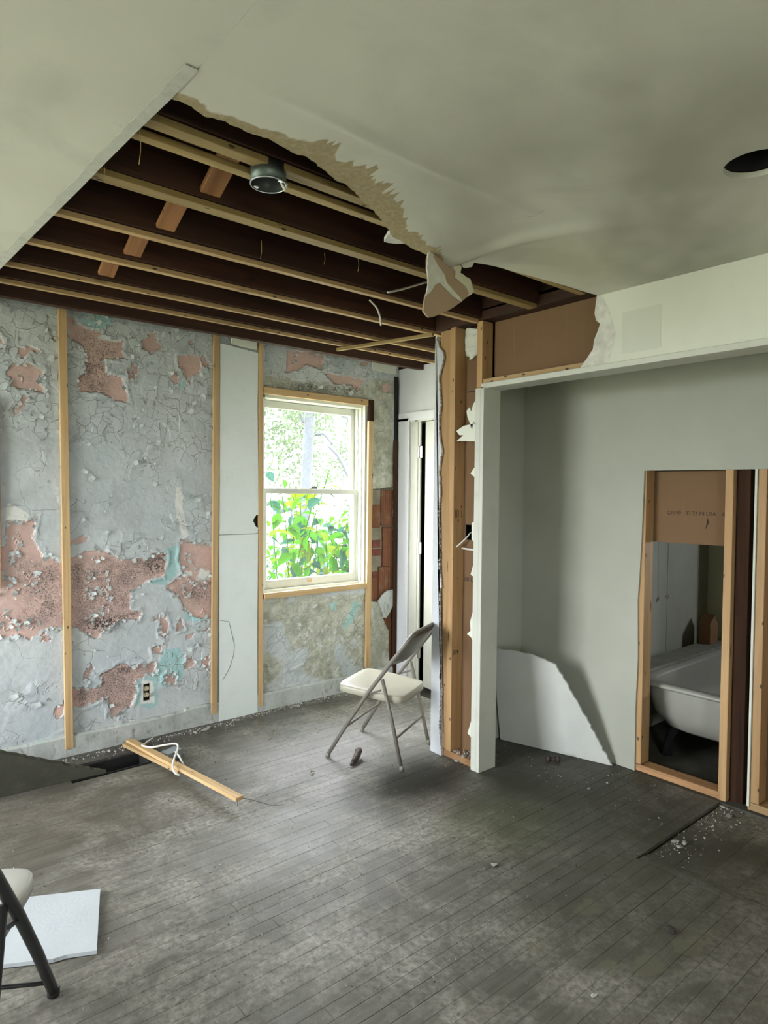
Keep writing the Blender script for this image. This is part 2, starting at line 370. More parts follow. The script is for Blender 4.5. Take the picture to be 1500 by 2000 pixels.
class MB:
    def __init__(s): s.bm = bmesh.new()
    def box(s, x0, x1, y0, y1, z0, z1, bev=0.0):
        bm2 = bmesh.new(); bmesh.ops.create_cube(bm2, size=1)
        bmesh.ops.scale(bm2, vec=(x1 - x0, y1 - y0, z1 - z0), verts=bm2.verts)
        bmesh.ops.translate(bm2, vec=((x0 + x1) / 2, (y0 + y1) / 2, (z0 + z1) / 2), verts=bm2.verts)
        if bev: bmesh.ops.bevel(bm2, geom=bm2.edges[:], offset=bev, segments=1, affect='EDGES')
        s.add(bm2); return s
    def add(s, bm2, mtx=None):
        if mtx is not None: bm2.transform(mtx)
        me = bpy.data.meshes.new('tmp'); bm2.to_mesh(me); bm2.free(); s.bm.from_mesh(me); bpy.data.meshes.remove(me)
    def prism(s, pts, n):
        n = Vector(n); a = [s.bm.verts.new(Vector(p)) for p in pts]; b = [s.bm.verts.new(Vector(p) + n) for p in pts]
        s.bm.faces.new(a); s.bm.faces.new(b[::-1]); k = len(a)
        for i in range(k): s.bm.faces.new((a[i], b[i], b[(i + 1) % k], a[(i + 1) % k]))
        return s
    def tube(s, pts, r, n=10, taper=None):
        pts = [Vector(p) for p in pts]; rings = []
        up = Vector((0, 0, 1))
        t0 = (pts[1] - pts[0]).normalized()
        if abs(t0.dot(up)) > .9: up = Vector((1, 0, 0))
        u = t0.cross(up).normalized()
        for i, p in enumerate(pts):
            t = (pts[min(i + 1, len(pts) - 1)] - pts[max(i - 1, 0)]).normalized()
            u = (u - t * u.dot(t)).normalized(); v = t.cross(u)
            rr = r if taper is None else r * taper[i]
            rings.append([s.bm.verts.new(p + (u * math.cos(a) + v * math.sin(a)) * rr) for a in [2 * math.pi * k / n for k in range(n)]])
        for i in range(len(rings) - 1):
            for k in range(n): s.bm.faces.new((rings[i][k], rings[i][(k + 1) % n], rings[i + 1][(k + 1) % n], rings[i + 1][k]))
        s.bm.faces.new(rings[0][::-1]); s.bm.faces.new(rings[-1]); return s
    def lathe(s, prof, n=24, c=(0, 0, 0), close=False):
        rings = [[s.bm.verts.new((c[0] + r * math.cos(2 * math.pi * k / n), c[1] + r * math.sin(2 * math.pi * k / n), c[2] + z)) for k in range(n)] for r, z in prof]
        for i in range(len(rings) - 1):
            for k in range(n): s.bm.faces.new((rings[i][k], rings[i][(k + 1) % n], rings[i + 1][(k + 1) % n], rings[i + 1][k]))
        if close: s.bm.faces.new(rings[0][::-1]); s.bm.faces.new(rings[-1])
        return s
    def build(s, name, material, parent=None, smooth=False, mtx=None):
        return link(name, bm_mesh(name, s.bm, smooth), material, parent, mtx)
def smooth_path(pts, k=6):
    P = [Vector(p) for p in pts]; P = [P[0] * 2 - P[1]] + P + [P[-1] * 2 - P[-2]]; out = []
    for i in range(1, len(P) - 2):
        for j in range(k):
            t = j / k; a, b, c, d = P[i - 1], P[i], P[i + 1], P[i + 2]
            out.append(.5 * ((2 * b) + (c - a) * t + (2 * a - 5 * b + 4 * c - d) * t * t + (3 * b - a - 3 * c + d) * t ** 3))
    out.append(P[-2]); return out
def ragged(pts, seg=.02, amp=.004, keep=()):
    out = []; n = len(pts); pts = [Vector(p) for p in pts]
    for i in range(n):
        a, b = pts[i], pts[(i + 1) % n]; out.append(a)
        if i in keep: continue
        L = (b - a).length; k = int(L / seg); d = (b - a).normalized() if L > 0 else Vector()
        for j in range(1, k):
            q = a.lerp(b, j / k) ; o = Vector((random.uniform(-1, 1), random.uniform(-1, 1), random.uniform(-1, 1))) * amp
            out.append(q + o)
    return out
def flat(pts, axis, val):          # put back into a plane
    o = []
    for p in pts: p = Vector(p); p[axis] = val; o.append(p)
    return o
def lumber(name, p0, p1, w, t, material, face=(0, -1, 0), parent=None, bev=.0015):
    """board from p0 to p1 (centre line); w across, t along 'face'."""
    p0, p1 = Vector(p0), Vector(p1); L = (p1 - p0).length; x = (p1 - p0).normalized()
    z = Vector(face); z = (z - x * z.dot(x)).normalized(); y = z.cross(x)
    m = Matrix((x, y, z)).transposed().to_4x4(); m.translation = (p0 + p1) / 2
    b = MB().box(-L / 2, L / 2, -w / 2, w / 2, -t / 2, t / 2, bev)
    return b.build(name, material, parent, False, m)
def boxo(name, x0, x1, y0, y1, z0, z1, material, parent=None, bev=0.0):
    return MB().box(x0, x1, y0, y1, z0, z1, bev).build(name, material, parent)
def text_obj(name, body, size, mtx, material, parent):
    cu = bpy.data.curves.new('stamp', 'FONT'); cu.body = body; cu.size = size; cu.extrude = .0002; cu.align_x = 'LEFT'
    t = bpy.data.objects.new('stamp', cu); COL.objects.link(t)
    me = bpy.data.meshes.new_from_object(t.evaluated_get(bpy.context.evaluated_depsgraph_get()))
    bpy.data.objects.remove(t); bpy.data.curves.remove(cu)
    return link(name, me, material, parent, mtx)
def attr(me, name, arr):
    a = me.attributes.new(name, 'FLOAT', 'POINT'); a.data.foreach_set('value', np.asarray(arr, np.float32).ravel())
def gridmesh(name, X, Y, Z, drop=None):
    """X,Y,Z arrays (n,m); drop: bool (n-1,m-1)"""
    n, m = X.shape; V = np.stack([X, Y, Z], -1).reshape(-1, 3)
    idx = np.arange(n * m).reshape(n, m)
    F = np.stack([idx[:-1, :-1], idx[1:, :-1], idx[1:, 1:], idx[:-1, 1:]], -1)
    F = F[~drop] if drop is not None else F.reshape(-1, 4)
    me = bpy.data.meshes.new(name); me.from_pydata(V.tolist(), [], F.tolist()); me.update()
    return me
def blob(name, c, r, seed, material, parent=None, stretch=(1, 1, 1), rot=0, sub=2, amp=.35):
    bm = bmesh.new(); bmesh.ops.create_icosphere(bm, subdivisions=sub, radius=1)
    rs = np.random.RandomState(seed)
    k = rs.uniform(-1, 1, (5, 3)); 
    for v in bm.verts:
        d = v.co.normalized(); s = 1 + amp * sum(math.sin(3 * d.dot(Vector(q)) * 1.7 + i) for i, q in enumerate(k)) / 3
        v.co = Vector((d.x * stretch[0], d.y * stretch[1], d.z * stretch[2])) * s * r
    bm.transform(Matrix.Translation(c) @ Matrix.Rotation(rot, 4, 'Z'))
    return link(name, bm_mesh(name, bm), material, parent)

# ================================================================== SETTING
# ---- house floor base + strip flooring, board by board
floor = MB()
HX0, HX1, HY0, HY1 = 0.93, 1.352, 3.65, 3.822         # open register hole
PX, PY = 2.655, 1.383                                  # corner of the patch with the strip flooring gone
ZB = -.022
floor.box(XL - .2, HX0, YR - .2, YB + .1, ZB - .2, ZB); floor.box(HX1, 5.8, YR - .2, YB + .1, ZB - .2, ZB)
floor.box(HX0, HX1, YR - .2, HY0, ZB - .2, ZB); floor.box(HX0, HX1, HY1, YB + .1, ZB - .2, ZB)
floor.box(HX0, HX1, HY0, HY1, ZB - .5, ZB - .45)
floor = struct(floor.build('floor', M['gap']))
BW = .057
def plank(x0, x1, y0, y1, parent=floor, z0=ZB, z1=0.0, name='floorboard', material=None):
    if x1 - x0 < .02: return
    dz = random.uniform(-.0005, .0004); g = random.choice((.0002, .0004, .0007))
    b = bmesh.new(); e = .0005
    v = [b.verts.new(p) for p in ((x0 + g, y0 + g, z0), (x1 - g, y0 + g, z0), (x1 - g, y1 - g, z0), (x0 + g, y1 - g, z0),
                                  (x0 + g, y0 + g, z1 + dz - e), (x1 - g, y0 + g, z1 + dz - e), (x1 - g, y1 - g, z1 + dz - e), (x0 + g, y1 - g, z1 + dz - e),
                                  (x0 + g + e, y0 + g + e, z1 + dz), (x1 - g - e, y0 + g + e, z1 + dz), (x1 - g - e, y1 - g - e, z1 + dz), (x0 + g + e, y1 - g - e, z1 + dz))]
    for r in (0, 4):
        for k in range(4): b.faces.new((v[r + k], v[r + (k + 1) % 4], v[r + 4 + (k + 1) % 4], v[r + 4 + k]))
    b.faces.new(v[8:12])
    link(name, bm_mesh(name, b), material or M['floor'], parent)
rest = MB(); row = 0; y = YR
while y < YB - .01:
    y1 = min(y + BW, YB); yc = (y + y1) / 2; segs = [(-.05, 3.37)]
    if HY0 - .01 < yc < HY1 + .01: segs = [(-.05, HX0), (HX1, 3.37)]
    if yc < PY: segs = [(-.05, PX - .085)]
    rest.box(XL, -.052, y, y1 - .001, ZB, 0)
    vis = .17 * yc - .1
    if yc < .55: rest.box(-.05, PX - .085, y, y1 - .001, ZB, 0)
    else:
        for a, b_ in segs:
            x = max(a, vis - random.uniform(0, .4)) if a < 0 else a
            if a < 0 and x > a: rest.box(a, x - .002, y, y1 - .001, ZB, 0)
            while x < b_ - .02:
                x2 = x + random.uniform(.75, 1.75)
                if b_ - x2 < .35: x2 = b_
                plank(x, x2, y, y1); x = x2
    y = y1; row += 1
o = rest.build('floorboard_run', M['floor'], floor); o['kind'] = 'stuff'
plank(PX - .081, PX - .036, -.2, PY); plank(PX - .028, PX - .005, -.2, PY, z1=-.006)          # border boards along the old wall line
sy = PY
while sy > .3:                                                                         # sunken sub boards of the patch
    for xa, xb in ((PX, 3.05), (3.05, 3.372)): plank(xa, xb, sy - .115, sy, z1=-.012, name='subfloor_board')
    sy -= .115
boxo('register_frame', HX0 - .006, HX1 + .004, HY0 - .004, HY0 + .006, -.20, -.006, M['black'], floor)
boxo('register_frame', HX1 - .008, HX1 + .004, HY0, HY1, -.20, -.006, M['black'], floor)
boxo('register_frame', HX0 - .006, HX1 + .004, HY1 - .006, HY1 + .006, -.20, -.006, M['black'], floor)

# ---- back wall with peeling paint
WX0, WX1, WZ0, WZ1 = 2.268, 3.188, .80, 2.215
def seg(a, b, s): return np.linspace(a, b, max(2, int(round((b - a) / s)) + 1))
S = .0075
xs = np.concatenate([seg(.45, WX0, S)[:-1], seg(WX0, WX1, .02)[:-1], seg(WX1, 3.5, S)])
zs = np.concatenate([seg(-.02, WZ0, S)[:-1], seg(WZ0, WZ1, S)[:-1], seg(WZ1, 2.575, S)])
GX, GZ = np.meshgrid(xs, zs, indexing='ij')
def zp(pts, s, ox, oy, y=YB): return [(q.x, q.z) for q in (FY(ox + a / s, oy + b / s, y) for a, b in pts)]
K = 10 / 3.
Z4 = lambda p: zp(p, K, 0, 560); Z5 = lambda p: zp(p, K, 0, 1000); Z6 = lambda p: zp(p, 3, 400, 600); Z8 = lambda p: zp(p, 5, 700, 900); PXL = lambda p: zp(p, 1, 0, 0)
PINK = [Z4([(60, 650), (110, 520), (180, 490), (290, 540), (250, 600), (285, 690), (180, 670), (90, 650)]),
        Z4([(75, 800), (150, 700), (185, 720), (150, 790), (100, 850)]), Z4([(-30, 290), (25, 340), (20, 400), (-30, 400)]),
        Z4([(400, 190), (470, 200), (560, 280), (650, 290), (640, 330), (800, 360), (800, 460), (690, 470), (690, 560), (800, 590), (850, 770), (700, 720), (640, 690), (500, 690), (500, 600), (560, 540), (560, 450), (540, 390), (450, 330)]),
        Z4([(920, 350), (985, 320), (1060, 390), (980, 430), (920, 400)]), Z4([(1155, 450), (1300, 440), (1320, 540), (1250, 580), (1240, 650), (1190, 570), (1160, 520)]),
        Z4([(840, 560), (880, 580), (870, 610), (845, 615)]),
        Z5([(40, 60), (200, 60), (230, 20), (215, 170), (270, 250), (280, 300), (400, 330), (440, 330), (440, 750), (320, 760), (230, 790), (200, 830), (110, 790), (60, 810), (-40, 810), (-40, 250), (40, 220)]),
        Z5([(420, 320), (560, 250), (700, 260), (800, 310), (870, 300), (960, 310), (1000, 260), (1080, 270), (1080, 400), (960, 450), (860, 520), (860, 640), (920, 650), (900, 700), (760, 700), (700, 760), (580, 780), (540, 750), (420, 740)]),
        Z5([(1180, 180), (1280, 200), (1400, 220), (1400, 690), (1280, 690), (1200, 640), (1160, 540), (1090, 510), (1060, 500), (1120, 460), (1190, 400), (1170, 300)]),
        Z5([(1045, 640), (1070, 640), (1100, 740), (1080, 820), (1040, 800)]), Z5([(990, 890), (1060, 870), (1050, 920), (1000, 920)]),
        Z5([(1210, 960), (1250, 935), (1280, 980), (1260, 1010), (1210, 1020)]),
        Z5([(460, 1140), (640, 1150), (670, 1110), (640, 1060), (800, 980), (860, 1000), (1000, 980), (1010, 1040), (880, 1110), (890, 1180), (850, 1280), (780, 1310), (760, 1370), (720, 1310), (680, 1200), (600, 1250), (460, 1270)]),
        Z5([(1070, 1070), (1130, 1040), (1120, 1110), (1070, 1110)]), Z5([(1150, 740), (1180, 690), (1190, 760), (1150, 780)]),
        Z6([(480, 250), (700, 280), (690, 370), (590, 340), (530, 370), (470, 390)]), Z6([(705, 390), (830, 400), (930, 430), (920, 450), (760, 450)]),
        Z6([(1040, 460), (1095, 440), (1090, 500), (1050, 510)]), Z6([(910, 320), (960, 310), (950, 350), (915, 350)])]
TEAL = [Z5([(1085, 240), (1130, 210), (1180, 230), (1150, 400), (1110, 440), (1080, 420)]), Z5([(1060, 900), (1170, 870), (1200, 960), (1190, 1080), (1120, 1130), (1040, 1120), (960, 1090), (1010, 1040), (1040, 960)]),
        Z5([(890, 1070), (1010, 1080), (1025, 1250), (960, 1290), (890, 1240)]), Z5([(1190, 680), (1240, 610), (1280, 680), (1340, 700), (1250, 720)]),
        Z4([(480, 190), (640, 180), (740, 200), (700, 260), (620, 270), (520, 240)]), Z4([(1150, 620), (1200, 600), (1195, 660), (1170, 670)]), Z5([(950, 460), (1090, 420), (1080, 480), (1000, 470)]),
        PXL([(668, 1230), (690, 1175), (705, 1180), (690, 1215)]), PXL([(640, 1180), (660, 1172), (655, 1195)])]
MILD = [Z5([(130, 320), (400, 330), (410, 740), (160, 700)]), Z5([(420, 330), (1080, 280), (900, 480), (860, 640), (480, 780)]), Z5([(480, 1000), (1000, 980), (900, 1280), (480, 1280)]), Z5([(1150, 450), (1400, 470), (1400, 600), (1180, 580)]), Z4([(540, 290), (800, 350), (690, 700), (500, 690)])]
BLK = [Z5([(540, 690), (920, 650), (700, 780), (560, 790)]), Z5([(950, 310), (1080, 270), (1080, 390), (950, 420)]), Z5([(760, 990), (860, 1000), (850, 1060), (740, 1060)]), PXL([(570, 745), (700, 758), (700, 768), (570, 758)])]
WHT = [Z4([(50, 1400), (190, 1490), (150, 1540), (40, 1530)]), Z5([(1200, 390), (1260, 380), (1250, 420), (1200, 420)]), Z5([(1300, 370), (1370, 380), (1370, 450), (1280, 440)]), Z5([(920, 1090), (1000, 1100), (1000, 1240), (915, 1250)]),
       Z4([(1140, 1310), (1185, 1300), (1190, 1420), (1220, 1620), (1190, 1640), (1150, 1500)])]
BARE = [PXL([(725, 745), (770, 745), (772, 1300), (740, 1345), (725, 1345)]), PXL([(575, 1165), (720, 1160), (720, 1240), (640, 1250), (600, 1215), (575, 1190)]), PXL([(512, 1175), (560, 1170), (555, 1200), (512, 1210)]),
        PXL([(512, 735), (600, 742), (770, 760), (770, 790), (512, 770)])]
MASON = [Z8([(130, 280), (330, 260), (350, 260), (350, 1270), (280, 1280), (190, 1380), (100, 1360), (100, 700)]), Z8([(235, 1540), (300, 1480), (350, 1380), (350, 2200), (300, 2100), (300, 1660), (255, 1570)])]
GRIME = [PXL([(0, 560), (770, 690), (770, 712), (0, 578)]), PXL([(512, 1350), (770, 1335), (770, 1420), (512, 1420)])]
def union(P): 
    d = np.full(GX.shape, -.3)
    for q in P:
        q = np.array(q); d = np.maximum(d, sdf(GX, GZ, q))
    return d
jit = fbm(GX * 22, GZ * 22, 4, 3) * .016 + fbm(GX * 70, GZ * 70, 2, 8) * .006
f_pink = union(PINK) + jit; f_mas = union(MASON) + jit * .6
isl = fbm(GX * 9, GZ * 9, 4, 21)                      # paint islands left inside, extra chips outside
f_pink = np.where(union(PINK) > .03, np.minimum(f_pink, .55 * (.36 - isl) * .25), f_pink)
near = union(PINK) > -.09
f_pink = np.where(near & (isl > .38), np.maximum(f_pink, (isl - .38) * .12), f_pink)
f_bare = union(BARE) + fbm(GX * 8, GZ * 8, 4, 5) * .05
under = (GZ < WZ0) & (GX > WX0 - .02)
f_bare = np.where(under, np.maximum(f_bare, fbm(GX * 5, GZ * 5, 4, 31) * .15 - .02), f_bare)
f_flaky = np.clip(np.where(GZ > 1.9 + .25 * fbm(GX * 3, GZ * 3, 3, 2), 1, 0) + np.clip((fbm(GX * 4, GZ * 4, 3, 12) - .12) * 6, 0, 1) + under * .6, 0, 1)
relief = np.clip(f_pink / .004, 0, 1) * .0045 - np.exp(-((f_pink + .012) / .012) ** 2) * (f_pink < 0) * np.clip(.4 + 2 * fbm(GX * 14, GZ * 14, 3, 61), 0, 1.3) * .006 + np.clip(f_bare / .02, 0, 1) * fbm(GX * 16, GZ * 16, 4, 7) * .008
relief = relief + np.clip(f_mas / .006, 0, 1) * .032 + fbm(GX * 3, GZ * 3, 3, 1) * .004 + fbm(GX * 45, GZ * 45, 3, 4) * .0012 * (1 + 2 * under)
# lifted paint cells near the top
cx = np.floor(GX * 13 + fbm(GX * 7, GZ * 7, 2, 44)); cz = np.floor(GZ * 13 + fbm(GX * 7, GZ * 7, 2, 45))
cell = TAB[cx.astype(int) % 512, cz.astype(int) % 512]
relief = relief - f_flaky * (f_pink < 0) * (f_bare < 0) * cell * .0055
cxs = (xs[:-1] + xs[1:]) / 2; czs = (zs[:-1] + zs[1:]) / 2; CXm, CZm = np.meshgrid(cxs, czs, indexing='ij')
OX0, OX1, OZ0, OZ1 = 1.434, 1.490, .223, .340
drop = (CXm > WX0) & (CXm < WX1) & (CZm > WZ0) & (CZm < WZ1)
drop |= (CXm > OX0 + .008) & (CXm < OX1 - .008) & (CZm > OZ0 + .008) & (CZm < OZ1 - .004)
me = gridmesh('wall_back', GX, YB + relief, GZ, drop)
for nm, a in (('pink', f_pink), ('teal', union(TEAL) + jit), ('mildew', union(MILD) + jit), ('black', union(BLK) + jit), ('white', union(WHT) + jit * .7), ('bare', f_bare), ('flaky', f_flaky), ('masonry', f_mas), ('grime', union(GRIME))):
    attr(me, nm, np.clip(a, -.3, 1))
wall_back = struct(link('wall_back', me, M['peel']))
MB().box(XL - .2, .452, YB, YB + .19, -.05, 2.7).build('wall_plaster', m_paint('grey_wall_paint', (.45, .48, .49), .1, .75, .4, (.28, .28, .26), 3), wall_back)
wb = MB().box(.45, WX0, YB + .06, YB + .19, -.05, 2.7).box(WX1, 3.7, YB + .06, YB + .19, -.05, 2.7)
wb.box(WX0, WX1, YB + .06, YB + .19, -.05, WZ0).box(WX0, WX1, YB + .06, YB + .19, WZ1, 2.7).box(.45, 3.7, YB, YB + .19, 2.572, 2.7)
wb.build('wall_core', M['mortar'], wall_back)
# window reveal
rv = MB(); e = .0
rv.box(WX0 - .03, WX0 + .004, YB + .004, YB + .195, WZ0, WZ1).box(WX1 - .004, WX1 + .03, YB + .004, YB + .195, WZ0, WZ1).box(WX0, WX1, YB + .004, YB + .195, WZ0 - .03, WZ0 + .004).box(WX0, WX1, YB + .004, YB + .195, WZ1 - .004, WZ1 + .03)
rv.build('window_reveal', M['trim'], wall_back)
# hollow clay tiles and bricks showing where the plaster fell off
def tileblk(a, b, material, nm, proud):
    p = FY(700 + a[0] / 5, 900 + a[1] / 5, YB + .03); q = FY(700 + b[0] / 5, 900 + b[1] / 5, YB + .03)
    x0, x1 = sorted((p.x, q.x)); z0, z1 = sorted((p.z, q.z)); x1 = min(x1, 3.487)
    boxo(nm, x0, x1, YB + .034 - proud, YB + .07, z0, z1, material, wall_back, .003)
for a, b in (((218, 285), (345, 628)), ((230, 645), (345, 1022)), ((190, 1036), (345, 1385)), ((240, 1420), (345, 1960))): tileblk(a, b, M['tile'], 'clay_tile', .018)
for a, b in (((112, 1142), (184, 1390)), ((136, 430), (205, 655))): tileblk(a, b, M['tile'], 'clay_tile', .012)
for a, b in (((132, 775), (210, 845)), ((128, 862), (214, 922)), ((128, 1085), (178, 1132))): tileblk(a, b, M['brick'], 'brick', .012)
# loose chip of plaster hanging at the edge
pc = [FY(700 + a / 5, 900 + b / 5, YB - .012) for a, b in ((190, 1380), (230, 1310), (280, 1270), (335, 1255), (338, 1400), (315, 1460), (270, 1535), (245, 1530), (228, 1470))]
MB().prism(flat(ragged(pc, .015, .003), 1, YB - .016), (0, .012, 0)).build('plaster_chip', M['basebrd'], wall_back)
# curling flakes of paint along the peeled edges
fk = bmesh.new(); cand = np.argwhere((np.abs(f_pink) < .006) & ~((GX > WX0 - .04) & (GX < 3.5) & (GZ > WZ0) & (GZ < WZ1)))
RS.shuffle(cand)
def flake(x, z, s, ang, lift):
    if x > 3.2 and z < 1.7: return
    n = 4; vs = []
    for i in range(n):
        for j in range(n):
            u = (i / (n - 1) - .5) * s * (1 - .35 * j / (n - 1)) + RS.uniform(-.1, .1) * s; t = j / (n - 1) * s
            yy = YB - .001 - lift * s * (j / (n - 1)) ** 2
            vs.append(fk.verts.new((x + u * math.cos(ang) - t * math.sin(ang), yy, z + u * math.sin(ang) + t * math.cos(ang))))
    for i in range(n - 1):
        for j in range(n - 1): fk.faces.new((vs[i * n + j], vs[(i + 1) * n + j], vs[(i + 1) * n + j + 1], vs[i * n + j + 1]))
for i, j in cand[:650]: flake(xs[i], zs[j], RS.uniform(.007, .026), RS.uniform(0, 6.28), RS.uniform(.15, .6))
for k in range(2200):
    i = RS.randint(len(xs)); j = RS.randint(len(zs))
    x, z = xs[i], zs[j]
    if WX0 - .03 < x and WZ0 < z < WZ1: continue
    if f_pink[i, j] < -.01 and RS.rand() < .10 + .8 * f_flaky[i, j]: flake(x, z, RS.uniform(.01, .036), RS.uniform(0, 6.28), RS.uniform(.15, .55))
m_fl = m_paint('paint_flake', (.44, .47, .46), .12, .7)
o = link('paint_flakes', bm_mesh('paint_flakes', fk, True), m_fl, wall_back); o['kind'] = 'stuff'
# plaster base band
bb = bmesh.new(); n = 220; prevr = None
for k in range(n + 1):
    x = .45 + (3.46 - .45) * k / n; top = .118 + .008 * float(fbm(x * 4, 0, 3)) + (.010 if 1.7 < x < 1.95 else 0); yy = YB - .024 + .004 * float(fbm(x * 9, 3, 3))
    r = [bb.verts.new((x, yy, -.01)), bb.verts.new((x, yy + .002, top - .012)), bb.verts.new((x, yy + .010, top)), bb.verts.new((x, YB + .012, top + .002))]
    if prevr:
        for a in range(3): bb.faces.new((prevr[a], r[a], r[a + 1], prevr[a + 1]))
    prevr = r
struct(link('baseboard_back', bm_mesh('baseboard_back', bb), M['basebrd']))

# ---- window 1
w1 = struct(empty('window_1', (2.73, YB + .1, WZ0)))
fr = MB(); fr.box(WX0, WX0 + .032, YB + .03, YB + .19, WZ0, WZ1).box(WX1 - .022, WX1, YB + .004, YB + .19, WZ0, WZ1).box(WX0, WX1, YB + .03, YB + .19, WZ1 - .03, WZ1).box(WX0, WX1, YB + .06, YB + .22, WZ0, WZ0 + .03)
fr.box(WX1 - .034, WX1 - .02, YB + .085, YB + .10, WZ0 + .03, WZ1 - .03).box(WX1 - .034, WX1 - .02, YB + .035, YB + .05, WZ0 + .03, WZ1 - .03)
fr.build('window_frame', M['trim'], w1)
def sash(y0, z0, z1, bot, topr):
    xa, xb = WX0 + .034, WX1 - .024; m = MB()
    m.box(xa, xa + .052, y0, y0 + .034, z0, z1, .002).box(xb - .036, xb, y0, y0 + .034, z0, z1, .002)
    m.box(xa + .05, xb - .034, y0, y0 + .034, z0, z0 + bot, .002).box(xa + .05, xb - .034, y0, y0 + .034, z1 - topr, z1, .002)
    s_ = m.build('sash', M['trim'], w1)
    boxo('pane', xa + .045, xb - .03, y0 + .014, y0 + .018, z0 + bot - .005, z1 - topr + .005, M['glass'], s_)
    return s_
sash(YB + .135, 1.515, WZ1 - .032, .036, .052); s2 = sash(YB + .09, WZ0 + .03, 1.552, .062, .038)
MB().box(2.735, 2.79, YB + .10, YB + .13, 1.552, 1.562, .002).tube([(2.745, YB + .112, 1.565), (2.775, YB + .112, 1.570), (2.79, YB + .112, 1.566)], .006, 8).build('sash_lock', M['iron'], s2)
MB().box(2.70, 2.735, YB + .082, YB + .09, WZ0 + .055, WZ0 + .075, .002).build('sash_lift', M['fir'], s2)

# ---- left and rear walls of the room, with the windows behind the camera
m = MB(); ys = [YR - .2, LW[0][0], LW[0][1], YB + .28]
m.box(XL - .15, XL, ys[0], ys[3], -.05, LZ[0]).box(XL - .15, XL, ys[0], ys[3], LZ[1], 2.7)
for a, b in ((0, 1), (2, 3)): m.box(XL - .15, XL, ys[a], ys[b], LZ[0], LZ[1])
struct(m.build('wall_left', M['drywall']))
m = MB().box(XL, RD[0], YR - .15, YR, -.05, 2.7).box(RD[1], 5.8, YR - .15, YR, -.05, 2.7).box(RD[0], RD[1], YR - .15, YR, RZ[1], 2.7).box(RD[0], RD[1], YR - .15, YR, -.05, RZ[0])
struct(m.build('wall_rear', M['drywall']))

# ---- nook wall with the door
XD = 3.50
m = MB().box(XD, XD + .12, 3.895, YB + .06, -.05, 2.52).box(XD, XD + .12, 2.66, 3.895, 2.125, 2.52).box(XD, XD + .12, 2.40, 2.90, -.05, 2.52)
struct(m.build('wall_nook', M['casing']))
struct(boxo('shade_wall_beyond', XD + .62, XD + .72, 2.3, YB + .3, -.05, 2.7, M['black']))  # walls coloured black to paint the darkness seen through the door gap
struct(MB().box(XD + .12, XD + .72, 2.26, 2.66, -.05, 2.7).box(XD + .12, XD + .72, 2.66, YB, -.03, .004).box(XD + .12, XD + .72, YB - .02, YB + .3, -.05, 2.7).build('shade_wall_beyond', M['black']))
d1 = struct(empty('door_1', (XD, 3.7, 0)))
j = MB().box(XD - .016, XD + .004, 3.865, 3.99, 0, 2.12, .002)                     # casing
j.box(XD - .016, XD + .004, 2.9, 3.99, 2.098, 2.165, .002)
j.box(XD - .022, XD, 3.858, 3.872, 0, 2.11, .002)
j.build('door_casing', M['casing'], d1)
j = MB().box(XD - .004, XD + .012, 3.742, 3.866, 0, 2.10, .002).box(XD - .010, XD + .012, 3.765, 3.80, 0, 2.10, .002).box(XD - .01, XD + .115, 2.9, 3.866, 2.085, 2.102, .002)
j.build('door_jamb', M['door'], d1)
dm = Matrix.Translation((XD + .01, 3.700, .012)) @ Matrix.Rotation(math.radians(-4), 4, 'Z')
ds = MB().box(0, .036, -.72, 0, 0, 2.07, .002)
for z0, z1 in ((.25, .95), (1.10, 1.9)):
    ds.box(-.004, 0, -.62, -.10, z0, z1, .002)
dsl = ds.build('door_slab', M['door'], d1, False, dm)
for hz in (1.848, 1.099, .28):
    h = MB().box(XD - .008, XD - .003, 3.757, 3.783, hz - .045, hz + .045, .003).box(XD - .008, XD - .003, 3.716, 3.745, hz - .045, hz + .045, .003).tube([(XD - .010, 3.751, hz - .047), (XD - .010, 3.751, hz + .047)], .007, 8)
    for yy in (3.764, 3.776, 3.724, 3.738):
        for dz in (-.03, .03): h.box(XD - .010, XD - .008, yy - .003, yy + .003, hz + dz - .003, hz + dz + .003)
    h.build('hinge', M['steel'], d1)
# dark nook-corner batten; the black strip above it stands in for a dark gap
tag(lumber('corner_strip', (3.470, YB - .022, .0), (3.463, YB - .022, 1.95), .026, .03, M['darkwood']), 'narrow dark brown batten standing in the corner between brick and door casing', 'wood strip')
tag(lumber('corner_strip', (3.476, YB - .014, 1.95), (3.470, YB - .014, 2.46), .034, .02, M['black']), 'short black strip for the dark gap at the top of the corner beside the door', 'wood strip')

# ---- right hand wall: stub of bare studs, jamb, header and closet
wr = struct(empty('wall_right', (2.74, 1.5, 0)))
m = MB().box(2.789, 2.802, 2.395, 2.65, 0, 1.262).box(2.789, 2.802, 2.395, 2.65, 1.35, 2.47).box(2.789, 2.802, 2.395, 2.531, 1.262, 1.35).box(2.789, 2.802, 2.594, 2.65, 1.262, 1.35)
m.box(2.789, 2.802, -.3, 2.41, 2.125, 2.47).build('brown_drywall_back', M['paper'], wr)
text_obj('ink_stamp', '08 USA', .036, Matrix(((0, 0, -1, 2.7885), (-1, 0, 0, 2.598), (0, 1, 0, 1.022), (0, 0, 0, 1))), M['ink'], wr)
boxo('paper_seam', 2.7878, 2.789, 2.41, 2.606, 2.108, 2.112, M['ink'], wr)
# nook side and closet side boards of the stub
MB().box(XH + .002, 3.5, 2.748, 2.760, 0, 2.44).build('nook_drywall', M['drywall'], wr)
